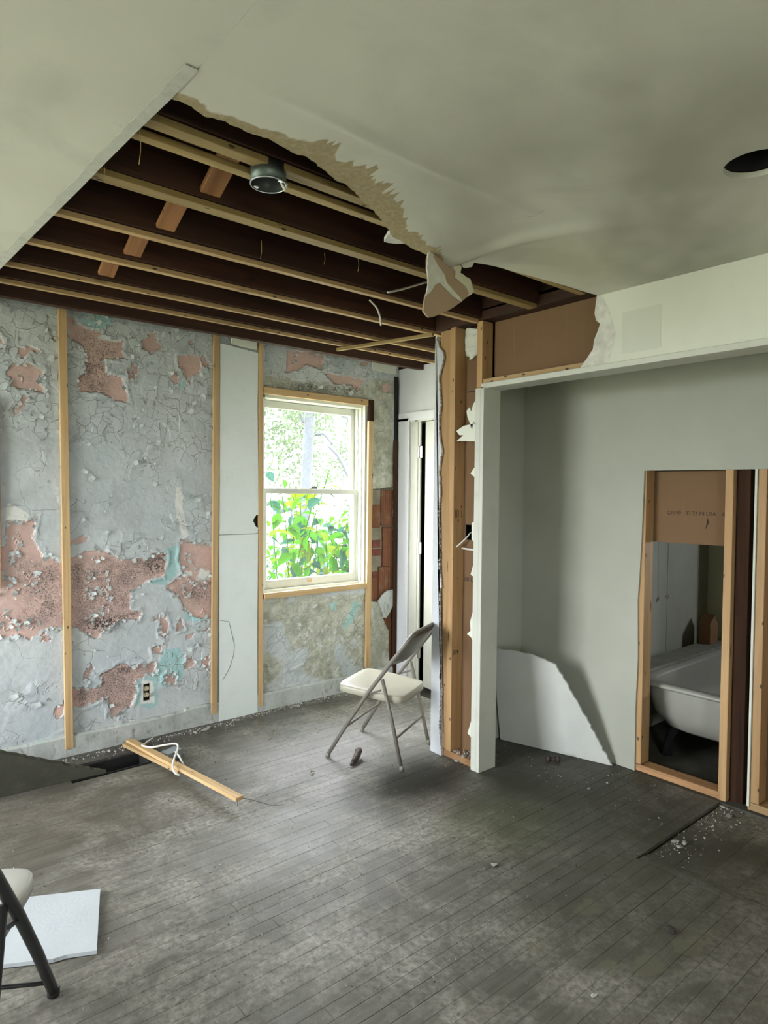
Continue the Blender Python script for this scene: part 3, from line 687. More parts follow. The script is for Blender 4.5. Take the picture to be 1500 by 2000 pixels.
# ragged strip of drywall left at the corner of the stub (room face)
pts = [(FX(846, 690, XH)), FX(846, 1470, XH)]
edge = [(862, 1478), (860, 1455), (857, 1420), (859, 1385), (862, 1350), (858, 1320), (860, 1290), (857, 1240), (859, 1200), (856, 1160), (862, 1146), (860, 1130), (856, 1110), (858, 1050), (856, 1000), (859, 960), (857, 920), (860, 895), (863, 880), (858, 850), (857, 810), (861, 790), (859, 770), (857, 735), (861, 720), (866, 700), (864, 685), (858, 680), (852, 660)]
pp = [Vector((0, 2.762, .004))] + flat(ragged([FX(u, v, XH) for u, v in edge], .007, .0045), 0, 0) + [Vector((0, 2.762, 2.40))]
for p in pp: p.x = XH
MB().prism(pp, (.012, 0, 0)).build('ragged_drywall_edge', M['casing'], wr)
# header drywall with its torn left end
tear = [(1172, 577), (1182, 590), (1190, 605), (1198, 628), (1202, 650), (1199, 672), (1193, 692), (1186, 712)]
tp = [FX(u, v, XH) for u, v in tear]; tp = flat(tp, 0, XH); tp[0].z = 2.46; tp[-1].z = 2.118
hp = flat(ragged(tp, .02, .0025)[:-1], 0, XH)
hp = [p for p in hp if p.y < 2.2 and p.y > 1.3]
i_last = max(range(len(hp)), key=lambda i: -hp[i].z); hp = hp[:i_last + 1]
MB().prism(hp + [Vector((XH, -1.8, 2.118)), Vector((XH, -1.8, 2.46))], (.012, 0, 0)).build('header_drywall', M['drywall'], wr)
inner = [(1166, 588), (1161, 612), (1164, 626), (1172, 632), (1166, 650), (1160, 665), (1158, 682), (1146, 700), (1132, 712)]
ip = [FX(u, v, XH + .004) for u, v in inner]; ip[0].z = 2.455; ip[-1].z = 2.120
gp = flat(ragged(ip, .012, .003)[:len(ragged(ip, .012, 0)) - 20], 0, XH + .004) if False else flat(ip, 0, XH + .004)
MB().prism(gp + [p + Vector((.004, 0, 0)) for p in flat(hp, 0, XH)][::-1], (.008, 0, 0)).build('torn_gypsum_edge', M['gyp'], wr)
boxo('joint_patch', XH - .0012, XH, 1.395, 1.575, 2.155, 2.338, m_paint('joint_compound', (.60, .61, .53), .05, .8), wr)
# jamb and header casing
tr1 = struct(MB().box(2.676, 2.815, 2.371, 2.394, 0, 2.105, .002).box(2.676, 2.700, 2.394, 2.432, 0, 2.10, .002).build('trim_1', M['trim']))
tr2 = struct(MB().box(2.676, 2.815, -.3, 2.394, 2.095, 2.122, .002).build('trim_2', M['trim']))
struct(MB().box(2.69, 2.802, -1.8, -.3, -.02, 2.47).build('wall_right_return', M['drywall']))
# remnants of white drywall face clinging beside the jamb
rem = [[(931, 778), (924, 790), (920, 804), (913, 815), (911, 803), (917, 795), (925, 822), (922, 838), (931, 840)],
       [(931, 822), (922, 828), (905, 832), (891, 842), (897, 850), (905, 850), (892, 861), (931, 862)],
       [(931, 910), (925, 915), (919, 925), (926, 931), (931, 930)],
       [(931, 1015), (921, 1022), (921, 1052), (925, 1059), (931, 1060)],
       [(931, 1098), (924, 1104), (919, 1122), (927, 1128), (931, 1128)],
       [(931, 1180), (924, 1192), (918, 1215), (919, 1232), (912, 1238), (920, 1245), (927, 1262), (931, 1270)],
       [(931, 1390), (922, 1402), (913, 1432), (920, 1440), (931, 1446)]]
for k, r in enumerate(rem):
    q = [FX(u, v, XH + .002) for u, v in r]
    c = sum((Vector((p.y, p.z)) for p in q), Vector((0, 0))) / len(q)
    q = sorted(q, key=lambda p: math.atan2(p.z - c.y, p.y - c.x)) if k in (0,) else q
    MB().prism(flat(q, 0, XH + .002), (.008, 0, 0)).build('torn_drywall_paper', M['drywall'], wr)
# closet walls
struct(MB().box(2.80, 3.385, 2.65, 2.662, -.01, 2.47).build('wall_closet_end', M['closet']))
cw = MB(); ZO = 1.662; YO = 1.853
cw.prism([(XC, 2.66, -.01), (XC, YO + .002, -.01), (XC, YO + .004, .35), (XC, YO - .004, .62), (XC, YO + .004, .95), (XC, YO - .002, 1.05), (XC, YO - .012, 1.3), (XC, YO - .02, ZO), (XC, -.3, ZO - .012), (XC, -.3, 2.47), (XC, 2.66, 2.47)], (.012, 0, 0))
wc = struct(cw.build('wall_closet_back', M['closet']))
struct(boxo('wall_closet_side', 2.80, 3.6, -.42, -.3, -.02, 2.47, M['closet']))
# ---- bathroom behind the closet wall
XB = XC + .012 + .089
bw = MB().box(XB, XB + .012, 1.42, 2.2, 1.272, 2.47).box(XB, XB + .012, -1.8, 1.255, -.02, 2.47).box(XB, XB + .012, 1.84, 2.2, -.02, 1.272).box(XB, XB + .012, 1.2, 1.84, 1.66, 2.47)
wbn = struct(bw.build('wall_bathroom_near', M['paper']))
text_obj('ink_stamp', 'GPI 99   33 22 IN USA    013', .028, Matrix(((0, 0, -1, XB - .0006), (-1, 0, 0, 1.752), (0, 1, 0, 1.425), (0, 0, 0, 1))), M['ink'], wbn)
MB().prism([(XB - .001, 1.535, 1.415), (XB - .001, 1.527, 1.39), (XB - .001, 1.543, 1.352), (XB - .001, 1.537, 1.392)], (-.001, 0, 0)).build('paper_tear', M['ink'], wbn)
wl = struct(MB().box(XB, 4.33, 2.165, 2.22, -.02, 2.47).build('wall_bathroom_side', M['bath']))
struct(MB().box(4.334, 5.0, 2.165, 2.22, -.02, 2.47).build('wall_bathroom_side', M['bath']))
struct(MB().box(4.95, 5.8, 1.9, 2.22, -.02, 2.47).build('wall_bathroom_chase', m_paint('chase_lit_tone', (.56, .60, .46), .04, .7)))  # paler green colour paints in the light on the chase face
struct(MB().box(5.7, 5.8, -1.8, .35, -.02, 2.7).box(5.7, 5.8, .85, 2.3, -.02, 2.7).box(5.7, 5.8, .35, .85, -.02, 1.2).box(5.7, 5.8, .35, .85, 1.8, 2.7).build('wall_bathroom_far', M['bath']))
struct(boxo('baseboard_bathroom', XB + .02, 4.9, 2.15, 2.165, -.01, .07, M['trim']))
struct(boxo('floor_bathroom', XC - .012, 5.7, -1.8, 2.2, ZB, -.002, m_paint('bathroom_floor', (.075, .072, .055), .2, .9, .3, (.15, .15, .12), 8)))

# ---- ceiling
EDGE = [(335, 190), (345, 193), (375, 205), (400, 226), (424, 229), (448, 238), (484, 256), (524, 268), (552, 284), (576, 298), (600, 304), (624, 324), (656, 348), (688, 366), (704, 384), (720, 396), (744, 418), (770, 446), (812, 462), (856, 474), (900, 495), (928, 506), (1000, 528), (1100, 556), (1166, 576)]
EP = [FZ(u, v, ZC) for u, v in EDGE]; ex = np.array([p.x for p in EP]); ey = np.array([p.y for p in EP])
XM0, XM1 = .607, 2.70
cxs = np.concatenate([seg(XM0, 1.84, .008)[:-1], seg(1.84, 2.04, .02)[:-1], seg(2.04, XM1, .012)])
yed = np.interp(cxs, ex, ey) + (fbm(cxs * 60, cxs * 0, 3, 5) * .008) * (cxs < 1.7)
CYC, CXC, CR = .745, 1.94, .082
base = np.concatenate([np.linspace(YR, CYC - .10, 40)[:-1], seg(CYC - .10, CYC + .10, .02)])
Xc = np.repeat(cxs[:, None], len(base) + 70, 1); Yc = np.zeros_like(Xc)
Yc[:, :len(base)] = base[None, :]
t = 1 - (1 - np.linspace(0, 1, 71)[1:]) ** 1.7
Yc[:, len(base):] = base[-1] + (yed[:, None] - base[-1]) * t[None, :]
ax, ay = 1.70, 1.70
dd = np.hypot((Xc - ax) / .22, (Yc - ay) / .16); ang = np.arctan2(ay - Yc, Xc - ax)
def czf(X, Y):
    d = np.hypot((X - ax) / np.where(X > ax, .13, .28), (Y - ay) / .20)
    z = ZC - .052 * np.exp(-d ** 2) - .009 * np.exp(-((Y - 1.335 + .004 * np.sin(X * 9)) / .02) ** 2) * (X < 1.75) * np.clip((X - .6) * 3, 0, 1)
    z = z - .030 * np.exp(-((X - (ax + .05 + (ay - Y) * .55)) / .05) ** 2) * np.clip(1 - (ay - Y) / .6, 0, 1) * (X > 1.2)
    z = z - .008 * np.exp(-((X - (ax + .28 + (ay - Y) * 1.6)) / .09) ** 2) * np.clip(1 - (ay - Y) / .7, 0, 1)
    return z + fbm(X * 1.3, Y * 1.3, 3, 9) * .006 - .004
Zc = czf(Xc, Yc); Zc[:] = np.where(Xc > 2.6, ZC + (Zc - ZC) * np.clip((2.70 - Xc) / .1, 0, 1), Zc)
mx = (cxs[:-1] + cxs[1:]) / 2
mid_y = (Yc[:-1, :-1] + Yc[1:, 1:]) / 2; mid_x = np.repeat(mx[:, None], Yc.shape[1] - 1, 1)
drop = (np.abs(mid_x - CXC) < .0999) & (np.abs(mid_y - CYC) < .0999)
me = gridmesh('ceiling', Xc, Yc, Zc, drop)
dist = yed[:, None] - Yc
fing = np.maximum(vn(cxs * 55, cxs * 0 + 3, 2), vn(cxs * 120, cxs * 0 + 8, 4)) ** 2
wid = np.interp(cxs, [.6, .75, .9, .97, 1.05, 1.3, 1.5, 1.62, 1.70, 1.72], [.035, .03, .05, .085, .06, .075, .06, .05, .02, -.05]) + fing * np.interp(cxs, [.6, .95, 1.0, 1.25, 1.45, 1.6], [.0, .0, .06, .13, .06, .05])
torn = wid[:, None] - dist + fbm(Xc * 40, Yc * 40, 3, 6) * .012
stain = np.exp(-(((Xc - 2.25) / .28) ** 2 + ((Yc - 1.52) / .22) ** 2))
mottlef = lambda X, Y: np.clip(.45 + 1.7 * fbm(X * 1.3 + Y * .9, Y * 2.4 - X * 1.1, 4, 14), 0, 1) * np.clip((X - .8) / .8, 0, 1)  # mottled darker tone, fading out towards the left
mottle = mottlef(Xc, Yc)
attr(me, 'torn', np.clip(torn, -.3, .3)); attr(me, 'stain', stain); attr(me, 'mottled', mottle)
ceiling = struct(link('ceiling', me, [M['ceil'], M['gyp']]))
sm = ceiling.modifiers.new('thickness', 'SOLIDIFY'); sm.thickness = .0127; sm.offset = 1; sm.material_offset_rim = 1
for p in me.polygons: p.use_smooth = True
es = ceiling.modifiers.new('split', 'EDGE_SPLIT'); es.split_angle = math.radians(35)
# annulus round the empty can light
an = bmesh.new(); nseg = 48; r0 = []; r1 = []; r2 = []
for k in range(nseg):
    a = 2 * math.pi * k / nseg; c, s_ = math.cos(a), math.sin(a); q = .1 / max(abs(c), abs(s_))
    X1, Y1 = CXC + c * q, CYC + s_ * q
    zz = float(czf(np.array(X1), np.array(Y1)))
    r1.append(an.verts.new((X1, Y1, zz))); r0.append(an.verts.new((CXC + c * CR, CYC + s_ * CR, zz))); r2.append(an.verts.new((CXC + c * CR, CYC + s_ * CR, zz + .016)))
for k in range(nseg):
    k2 = (k + 1) % nseg; an.faces.new((r0[k], r0[k2], r1[k2], r1[k])); an.faces.new((r0[k], r2[k], r2[k2], r0[k2]))
ame = bm_mesh('cutout', an); ann = link('ceiling_light_cutout', ame, M['ceil'], ceiling)
av = np.zeros(len(ame.vertices) * 3); ame.vertices.foreach_get('co', av); av = av.reshape(-1, 3)
attr(ame, 'mottled', mottlef(av[:, 0], av[:, 1])); attr(ame, 'torn', np.full(len(av), -.3)); attr(ame, 'stain', np.zeros(len(av)))
MB().lathe([(CR + .004, 0), (CR + .004, .15), (.001, .15)], 32, (CXC, CYC, ZC + .017)).build('can_housing', M['black'], ceiling)
# the left sheets
def leftsheet(x0, x1f, y0, y1, zf, label):
    ys_ = seg(y0, y1, .03); u = np.linspace(0, 1, 40) ** .6
    X = np.zeros((40, len(ys_))); Y = np.repeat(ys_[None, :], 40, 0)
    for j_, yv in enumerate(ys_): X[:, j_] = x0 + (x1f(yv) - x0) * u
    X[-1, :] += fbm(ys_ * 40, ys_ * 0, 3, 17) * .004 * (ys_ > 1.34)
    Z = zf(X, Y); me = gridmesh('drywall_sheet', X, Y, Z)
    st_ = np.zeros_like(X); attr(me, 'stain', st_); attr(me, 'mottled', np.clip(fbm(X * 1.5, Y * 1.5, 3, 3), 0, 1) * .4); attr(me, 'torn', st_ - .3)
    o = link('drywall_sheet', me, [M['ceil'], M['gyp']], ceiling); s_ = o.modifiers.new('thickness', 'SOLIDIFY'); s_.thickness = .018; s_.offset = 1; s_.material_offset_rim = 1
xe = lambda yv: np.interp(yv, [-2, 1.2, 1.33, 1.5, 1.7, 3.09, 4.02], [.6068, .6068, .6068, .602, .590, .530, .49])
leftsheet(XL, xe, YR, 1.697, lambda X, Y: ZC + fbm(X * 1.3, Y * 1.3, 3, 9) * .006 - .004, '')
leftsheet(XL, xe, 1.70, YB, lambda X, Y: ZC + .007 * np.clip((.6 - X) / .3, 0, 1) * np.exp(-(Y - 1.70) / .5) + fbm(X * 1.3, Y * 1.3, 3, 9) * .006 - .004, '')
ty = seg(1.36, 4.0, .02); tu = np.linspace(0, 1, 3)
TX = np.stack([np.array([xe(v) for v in ty]) - .030 * (1 - u_) + .002 for u_ in tu]); TY = np.repeat(ty[None, :], 3, 0)
TX[0] += fbm(ty * 25, ty * 0, 3, 33) * .006
TZ = ZC + fbm(TX * 1.3, TY * 1.3, 3, 9) * .006 - .004 - .0022 + np.where(TY > 1.70, .007 * np.clip((.6 - TX) / .3, 0, 1) * np.exp(-(TY - 1.70) / .5), 0)
o = link('joint_tape', gridmesh('joint_tape', TX, TY, TZ), m_paint('joint_tape', (.50, .50, .44), .1, .85, .5, (.30, .29, .24), 30), ceiling)
s_ = o.modifiers.new('t', 'SOLIDIFY'); s_.thickness = .0012
# closet ceiling and bathroom lid
struct(MB().box(2.802, 3.40, -.42, 2.66, 2.468, 2.48).build('ceiling_closet', M['closet']))
struct(MB().box(3.40, 5.8, -1.8, 2.25, 2.468, 2.48).build('ceiling_bathroom', M['bath']))
deck = struct(boxo('ceiling_deck', XL - .2, 5.85, YR - .2, YB + .3, 2.70, 2.76, M['joist']))
bx = XL
while bx < 3.6:
    boxo('deck_board', bx, bx + .137, 1.0, YB, 2.684, 2.70, M['joist'], deck); bx += .14
struct(boxo('ceiling_rim', 2.70, 3.40, -1.8, 2.70, 2.48, 2.70, M['joist']))
# broken edge of core and hanging flap
gc = [FZ(u, v, ZC - .004) for u, v in ((768, 444), (750, 471), (772, 475), (800, 475), (848, 478), (853, 470), (815, 463), (790, 456))]
MB().prism(flat(ragged(gc, .012, .003), 2, ZC - .006), (0, 0, .014)).build('broken_gypsum_edge', M['gyp'], ceiling)

# ================================================================== THINGS
# ---- joists with their nailing strips
JY = [(1.68, 'first ceiling joist, nearest the torn drywall edge'), (2.062, 'second ceiling joist from the torn drywall, behind the round metal box'), (2.437, 'third ceiling joist from the torn drywall, with a thin pine strip under it'),
      (2.79, 'fourth ceiling joist, in the middle of the open ceiling'), (3.13, 'fifth ceiling joist, next to last before the peeling wall'), (3.40, 'sixth ceiling joist, close above the peeling wall'), (3.74, 'dark rim joist right above the peeling wall')]
for k, (jy, lab) in enumerate(JY):
    xe_ = 2.73 if jy < 2.7 else 3.62
    jo = lumber('ceiling_joist', (XL, jy, 2.5825), (xe_, jy, 2.5825), .20, .045, M['joist'], (0, -1, 0), None, .002)
    tag(jo, lab, 'joist', 'old ceiling joists')
    if k < 6:
        wdt = [.042, .05, .030, .030, .024, .022][k]
        lumber('nailing_strip', (XL + .05, jy - .002, 2.4705), (xe_ - .03, jy + .012, 2.4705), wdt, .02, M['yellow' if k in (0, 1) else 'fir'], (0, 0, -1), jo)
        if k == 1: lumber('nailing_strip', (XL + .05, jy + .030, 2.476), (xe_ - .03, jy + .036, 2.476), .02, .022, M['yellow'], (0, 0, -1), jo)
tag(lumber('loose_furring_strip', (XL + .1, 1.775, 2.476), (2.70, 1.787, 2.476), .034, .019, M['yellow'], (0, 0, -1)), 'pine furring strip running behind the round metal ceiling box', 'wood strip')
bn = ['in front of', 'third', '', '']
for k, (a, b) in enumerate(((1.70, 2.06), (2.06, 2.437), (2.437, 2.79), (2.79, 3.13))):
    lab = ['reddish pine bridging brace beside the round metal ceiling box', 'pine bridging brace between the second and third ceiling joists', 'small pine bridging brace between the third and fourth ceiling joists', 'small far pine bridging brace between the fourth and fifth ceiling joists'][k]
    t = empty('bridging_brace', (.92, (a + b) / 2, 2.49))
    tag(t, lab, 'brace', 'bridging braces between the joists')
    lumber('brace_member', (.872, a + .03, 2.50), (.872, b - .02, 2.65), .068, .02, M['brace'], (0, 0, 1), t)
    lumber('brace_member', (.946, a + .02, 2.65), (.946, b - .03, 2.50), .068, .02, M['brace'], (0, 0, 1), t)
# beam over the right hand wall
tag(lumber('ceiling_beam', (2.745, -1.7, 2.52), (2.745, 2.77, 2.52), .10, .09, M['joist'], (1, 0, 0)), 'dark rough beam running over the bare stud corner and header', 'beam')
tag(lumber('ceiling_nailer', (2.49, 3.46, 2.447), (2.68, 2.77, 2.452), .024, .018, M['yellow'], (0, 0, -1)), 'pale crooked nailer strip reaching from the stud corner to the back wall', 'wood strip')

# round junction box
bx0 = FZ(524, 361, 2.425)
jb = empty('junction_box', (bx0.x, bx0.y, 2.425))
tag(jb, 'round galvanised metal ceiling box hanging open between the joists', 'junction box')
MB().lathe([(.050, 0), (.052, 0), (.052, .055), (.001, .055)], 32, (bx0.x, bx0.y, 2.425)).build('box_body', M['galv'], jb, True)
MB().lathe([(.0498, .001), (.0495, .052), (.001, .052)], 32, (bx0.x, bx0.y, 2.425)).build('box_shade_liner', m_paint('box_inside_shade', (.05, .06, .055), .1, .4), jb, True)  # dark liner colour stands in for the shade inside the box
MB().lathe([(.050, 0), (.0535, 0), (.0535, .003), (.050, .003), (.050, 0)], 32, (bx0.x, bx0.y, 2.424)).build('box_rim', M['lightgalv'], jb, True)
for s_ in (-1, 1):
    MB().box(-.007, .007, -.006, .006, 0, .003).build('screw_ear', M['lightgalv'], jb, False, Matrix.Translation((bx0.x + s_ * .018, bx0.y - s_ * .040, 2.426)))
MB().tube(smooth_path([(bx0.x + .03, bx0.y - .01, 2.478), (bx0.x + .032, bx0.y - .012, 2.45), (bx0.x + .045, bx0.y - .015, 2.425), (bx0.x + .056, bx0.y - .01, 2.44)]), .005, 8).build('cable_stub', M['cable'], jb, True)
# cables and strings in the open ceiling
def cable(name, pts, r, material, label, cat='cable', n=8):
    return tag(MB().tube(smooth_path(pts), r, n).build(name, material, None, True), label, cat)
cable('electric_cable', [FY(836, 550, 2.3), FY(815, 556, 2.3), FY(785, 565, 2.3), FY(757, 571, 2.3)], .005, M['cable'], 'white cable end sticking out beside the hanging drywall flap')
cable('electric_cable', [FY(722, 586, 2.6), FY(735, 600, 2.6), FY(742, 618, 2.6), FY(744, 636, 2.6)], .005, M['cable'], 'white cable hanging down between ceiling joists above the window')
cable('electric_cable', [FX(905, 1105 - 34, 2.775) + Vector((0, .03, 0)), FX(910, 1072, 2.775), FX(925, 1074, 2.775), FX(935, 1075, 2.775)], .006, M['cable'], 'pair of white cable runs across the brown stud bay, below the electric box')
for k, (u, v, dv) in enumerate(((273, 250, 44), (203, 318, 22), (510, 470, 32), (634, 495, 20), (700, 505, 24))):
    q = FZ(u, v, 2.45); cable('plaster_string', [q, q + Vector((.002, 0, -dv / 900)), q + Vector((-.002, 0, -dv / 480))], .0012, M['straw'], ['thin straw fibre hanging by the left ceiling sheet edge', 'short straw fibre hanging from the second nailing strip', 'thin fibre dangling from the joist right of the metal box', 'tiny fibre dangling mid way along the second joist', 'tiny fibre dangling near the hanging drywall flap'][k], 'fibre', 5)

# hanging flap of torn drywall
fl = empty('drywall_flap', FY(856, 470, 1.72))
tag(fl, 'torn brown-backed drywall flap hanging from the ceiling hole', 'drywall piece')
YF = 1.712
fp = [FY(u, v, YF) for u, v in ((855, 478), (846, 484), (838, 492), (834, 505), (834, 525), (837, 548), (834, 570), (829, 590), (827, 607), (834, 616), (838, 619), (858, 614), (880, 604), (900, 590), (912, 580), (926, 568), (918, 545), (905, 538), (898, 534), (900, 522), (892, 508), (880, 497), (864, 489))]
MB().prism(flat(ragged(fp, .02, .003), 1, YF), (.004, .011, 0)).build('paper_face', M['flap'], fl)
gp = [FY(u, v, YF - .002) for u, v in ((846, 484), (836, 494), (834, 525), (837, 548), (832, 578), (841, 570), (850, 556), (858, 552), (872, 566), (886, 580), (902, 590), (899, 582), (884, 565), (872, 552), (868, 536), (856, 520), (848, 505), (845, 492))]
MB().prism(flat(gp, 1, YF - .003), (0, .004, 0)).build('gypsum_core', M['gyp'], fl)
gp = [FY(u, v, YF - .003) for u, v in ((858, 487), (866, 496), (874, 500), (880, 512), (884, 522), (890, 530), (888, 542), (898, 550), (908, 558), (916, 572), (914, 580), (926, 569), (919, 546), (906, 537), (899, 533), (901, 521), (892, 507), (879, 496), (864, 488))]
MB().prism(flat(ragged(gp, .010, .003), 1, YF - .004), (0, .004, 0)).build('frayed_edge', m_paint('frayed_paper', (.62, .58, .44), .1, .9), fl)
dp = [FY(856, 458, 1.70), FY(890, 470, 1.66), FY(937, 481, 1.66), FY(928, 500, 1.70), FY(918, 520, 1.72), FY(904, 522, 1.72), FY(893, 506, 1.715), FY(879, 495, 1.715), FY(860, 487, 1.715)]
b_ = bmesh.new(); vv = [b_.verts.new(p) for p in dp]; cc = b_.verts.new(FY(892, 488, 1.69))
for i in range(len(vv)): b_.faces.new((vv[i], vv[(i + 1) % len(vv)], cc))
o = link('painted_face', bm_mesh('painted_face', b_), M['drywall'], fl); s_ = o.modifiers.new('t', 'SOLIDIFY'); s_.thickness = .01

# ---- furring on the back wall
FT = .019
def strip(p0, p1, wd, label, t=FT, yo=0.0, material='fir'):
    a = Vector((p0[0], YB - t / 2 - .002 - yo, p0[1])); b = Vector((p1[0], YB - t / 2 - .002 - yo, p1[1]))
    return tag(lumber('furring_strip', a, b, wd, t, M[material], (0, -1, 0)), label, 'wood strip', 'furring strips on the peeling wall')
strip((1.010, .045), (.985, 2.54), .042, 'tall pine furring strip nailed to the pink peeling wall at left', .022, .004)
strip((.656, 1.0), (.652, 2.02), .04, 'partly hidden furring strip at the very left edge of the peeling wall', .02, .004, 'plate')
strip((1.900, .058), (1.914, 2.55), .040, 'tall pine furring strip along the left edge of the white boards', .022, .004)
strip((2.246, .04), (2.236, 2.54), .036, 'tall pine furring strip between the white boards and window', .022, .004)
strip((2.258, 2.225), (3.178, 2.225), .048, 'horizontal pine strip along the top of the window', .02, .004)
strip((2.268, .802), (3.165, .802), .040, 'horizontal pine strip along the bottom of the window', .028, .004)
strip((3.196, .15), (3.205, 2.085), .046, 'split pine furring strip down the right side of the window', .022, .004)
strip((3.215, 2.08), (3.215, 2.25), .05, 'short dark brown strip above the split furring right of the window', .016, .002, 'darkwood')
# white boards
def panel(name, pts, y, t, material, label, cat, parent=None):
    return tag(MB().prism(flat([Vector((a, 0, b)) for a, b in pts], 1, y), (0, t, 0)).build(name, material, parent), label, cat)
n1 = FY(497, 1018, 4.0); n2 = FY(427, 842, 4.0)
def notch(c, r, k=7, a0=90, a1=270): return [(c.x + r * .8 * math.cos(math.radians(a0 + (a1 - a0) * i / k)) * random.uniform(.8, 1.2), c.z + r * math.sin(math.radians(a0 + (a1 - a0) * i / k))) for i in range(k + 1)]
c1 = Vector((2.222, 0, n1.z)); up = [(1.934, 1.243), (2.217, 1.243)] + notch(c1, .045, 8, 270, 90) + [(2.219, 1.7), (2.213, 2.10), (2.216, 2.47), (1.937, 2.495)]
panel('white_board', up, YB - .024, .022, M['board'], 'upper white board with a broken notch, between two furring strips', 'wall board')
panel('white_board', [(1.936, -.001), (2.221, -.001), (2.217, .6), (2.220, 1.238), (1.933, 1.238)], YB - .025, .023, M['board'], 'lower white board standing on the floor between two furring strips', 'wall board')
ck = [FY(u, v, YB - .0252) for u, v in ((430, 1212), (447, 1214), (452, 1235), (458, 1260), (456, 1280), (448, 1305), (435, 1328))]
MB().tube(ck, .0012, 4).build('hairline_crack', M['ink'], bpy.data.objects['white_board.001'])
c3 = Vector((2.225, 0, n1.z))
MB().prism([(p_[0], YB - .0035, p_[1]) for p_ in notch(c3, .05, 8, 270, 90)], (0, .003, 0)).build('notch_shade', M['black'], bpy.data.objects['white_board'])  # flat black patch painting the dark depth behind the notch
panel('drywall_scrap', [(2.012, 2.555), (2.200, 2.538), (2.203, 2.49), (2.1, 2.492), (2.020, 2.503)], YB - .034, .012, M['drywall'], 'small torn white scrap resting on top of the upper white board', 'drywall scrap')
panel('drywall_scrap', [(3.224, 2.553), (3.462, 2.546), (3.466, 2.480), (3.3, 2.484), (3.224, 2.492)], YB - .018, .012, M['drywall'], 'torn white drywall scrap high in the corner right of the window', 'drywall scrap')
# outlet
ou = empty('wall_outlet', (1.462, YB, .28)); tag(ou, 'old duplex electrical outlet without cover in the peeling wall', 'outlet')
MB().box(OX0, OX1, YB + .04, YB + .05, OZ0, OZ1).box(OX0 - .002, OX0 + .008, YB + .006, YB + .05, OZ0, OZ1).box(OX1 - .008, OX1 + .002, YB + .006, YB + .05, OZ0, OZ1).box(OX0, OX1, YB + .006, YB + .05, OZ1 - .006, OZ1 + .002).box(OX0, OX1, YB + .006, YB + .05, OZ0 - .002, OZ0 + .010).build('outlet_box', M['iron'], ou)
MB().box(1.450, 1.474, YB + .02, YB + .04, .252, .312, .002).build('yoke', M['iron'], ou)
for zc in (.302, .262):
    f_ = MB(); f_.bm.transform(Matrix.Identity(4))
    pts = [(1.462 + .016 * math.cos(a), YB + .004, zc + .0165 * max(-.8, min(.8, math.sin(a) * 1.0))) for a in [2 * math.pi * k / 20 for k in range(20)]]
    fo = f_.prism(pts, (0, .016, 0)).build('receptacle', M['ivory'], ou)
    MB().box(1.4545, 1.4565, YB + .0030, YB + .006, zc + .001, zc + .010).box(1.4675, 1.4695, YB + .0030, YB + .006, zc + .001, zc + .010).box(1.460, 1.464, YB + .0030, YB + .006, zc - .010, zc - .006).build('slots', M['black'], fo)

# ---- bare studs of the corner
XS = 2.7005
def stud(x0, x1, y0, y1, z0, z1, label, material='stud', name='wall_stud'):
    c = Vector(((x0 + x1) / 2, (y0 + y1) / 2, 0))
    return tag(lumber(name, (c.x, c.y, z0), (c.x, c.y, z1), y1 - y0, x1 - x0, M[material], (-1, 0, 0)), label, 'stud', 'bare pine studs')
stud(XS + .008, XS + .046, 2.648, 2.737, .039, 2.465, 'flat wide pine stud at the bare wall corner, beside ragged white drywall')
stud(XS, XS + .088, 2.609, 2.6475, .039, 2.47, 'edge-on stamped pine stud in the bare wall corner, next to brown paper')
s3 = stud(XS, XS + .088, 2.408, 2.446, 2.106, 2.468, 'short cripple stud above the white jamb, left of header panel')
text_obj('ink_stamp', '|||||', .05, Matrix(((1, 0, 0, 2.71), (0, 0, -1, 2.6085), (0, 1, 0, 1.40), (0, 0, 0, 1))), M['ink'], bpy.data.objects['wall_stud.001'])
text_obj('ink_stamp', 'SPF', .036, Matrix(((1, 0, 0, 2.708), (0, 0, -1, 2.6085), (0, 1, 0, .60), (0, 0, 0, 1))), M['ink'], bpy.data.objects['wall_stud.001'])
tag(lumber('bottom_plate', (2.746, 2.395, .019), (2.746, 2.745, .019), .086, .038, M['plate'], (0, 0, 1)), 'short worn bottom plate under the bare corner studs', 'wood plate')
tag(lumber('header_plate', (2.75, -.28, 2.137), (2.75, 2.405, 2.137), .086, .028, M['fir'], (0, 0, 1)), 'pine plate lying on the white header casing, under the brown panel', 'wood plate')
# switch box with wire
eb = empty('electrical_box', (2.79, 2.562, 1.30)); tag(eb, 'black electrical box set in the brown paper beside the jamb', 'electrical box')
MB().box(2.86, 2.862, 2.534, 2.592, 1.264, 1.348).box(2.79, 2.86, 2.531, 2.534, 1.264, 1.348).box(2.79, 2.86, 2.591, 2.594, 1.264, 1.348).box(2.79, 2.86, 2.531, 2.594, 1.262, 1.265).box(2.79, 2.86, 2.531, 2.594, 1.347, 1.35).build('box_shell', M['black'], eb)
MB().tube(smooth_path([(2.82, 2.545, 1.31), (2.785, 2.553, 1.303), (2.765, 2.560, 1.28), (2.735, 2.595, 1.235), (2.722, 2.604, 1.222)]), .0045, 8).build('wire_end', M['cable'], eb, True)
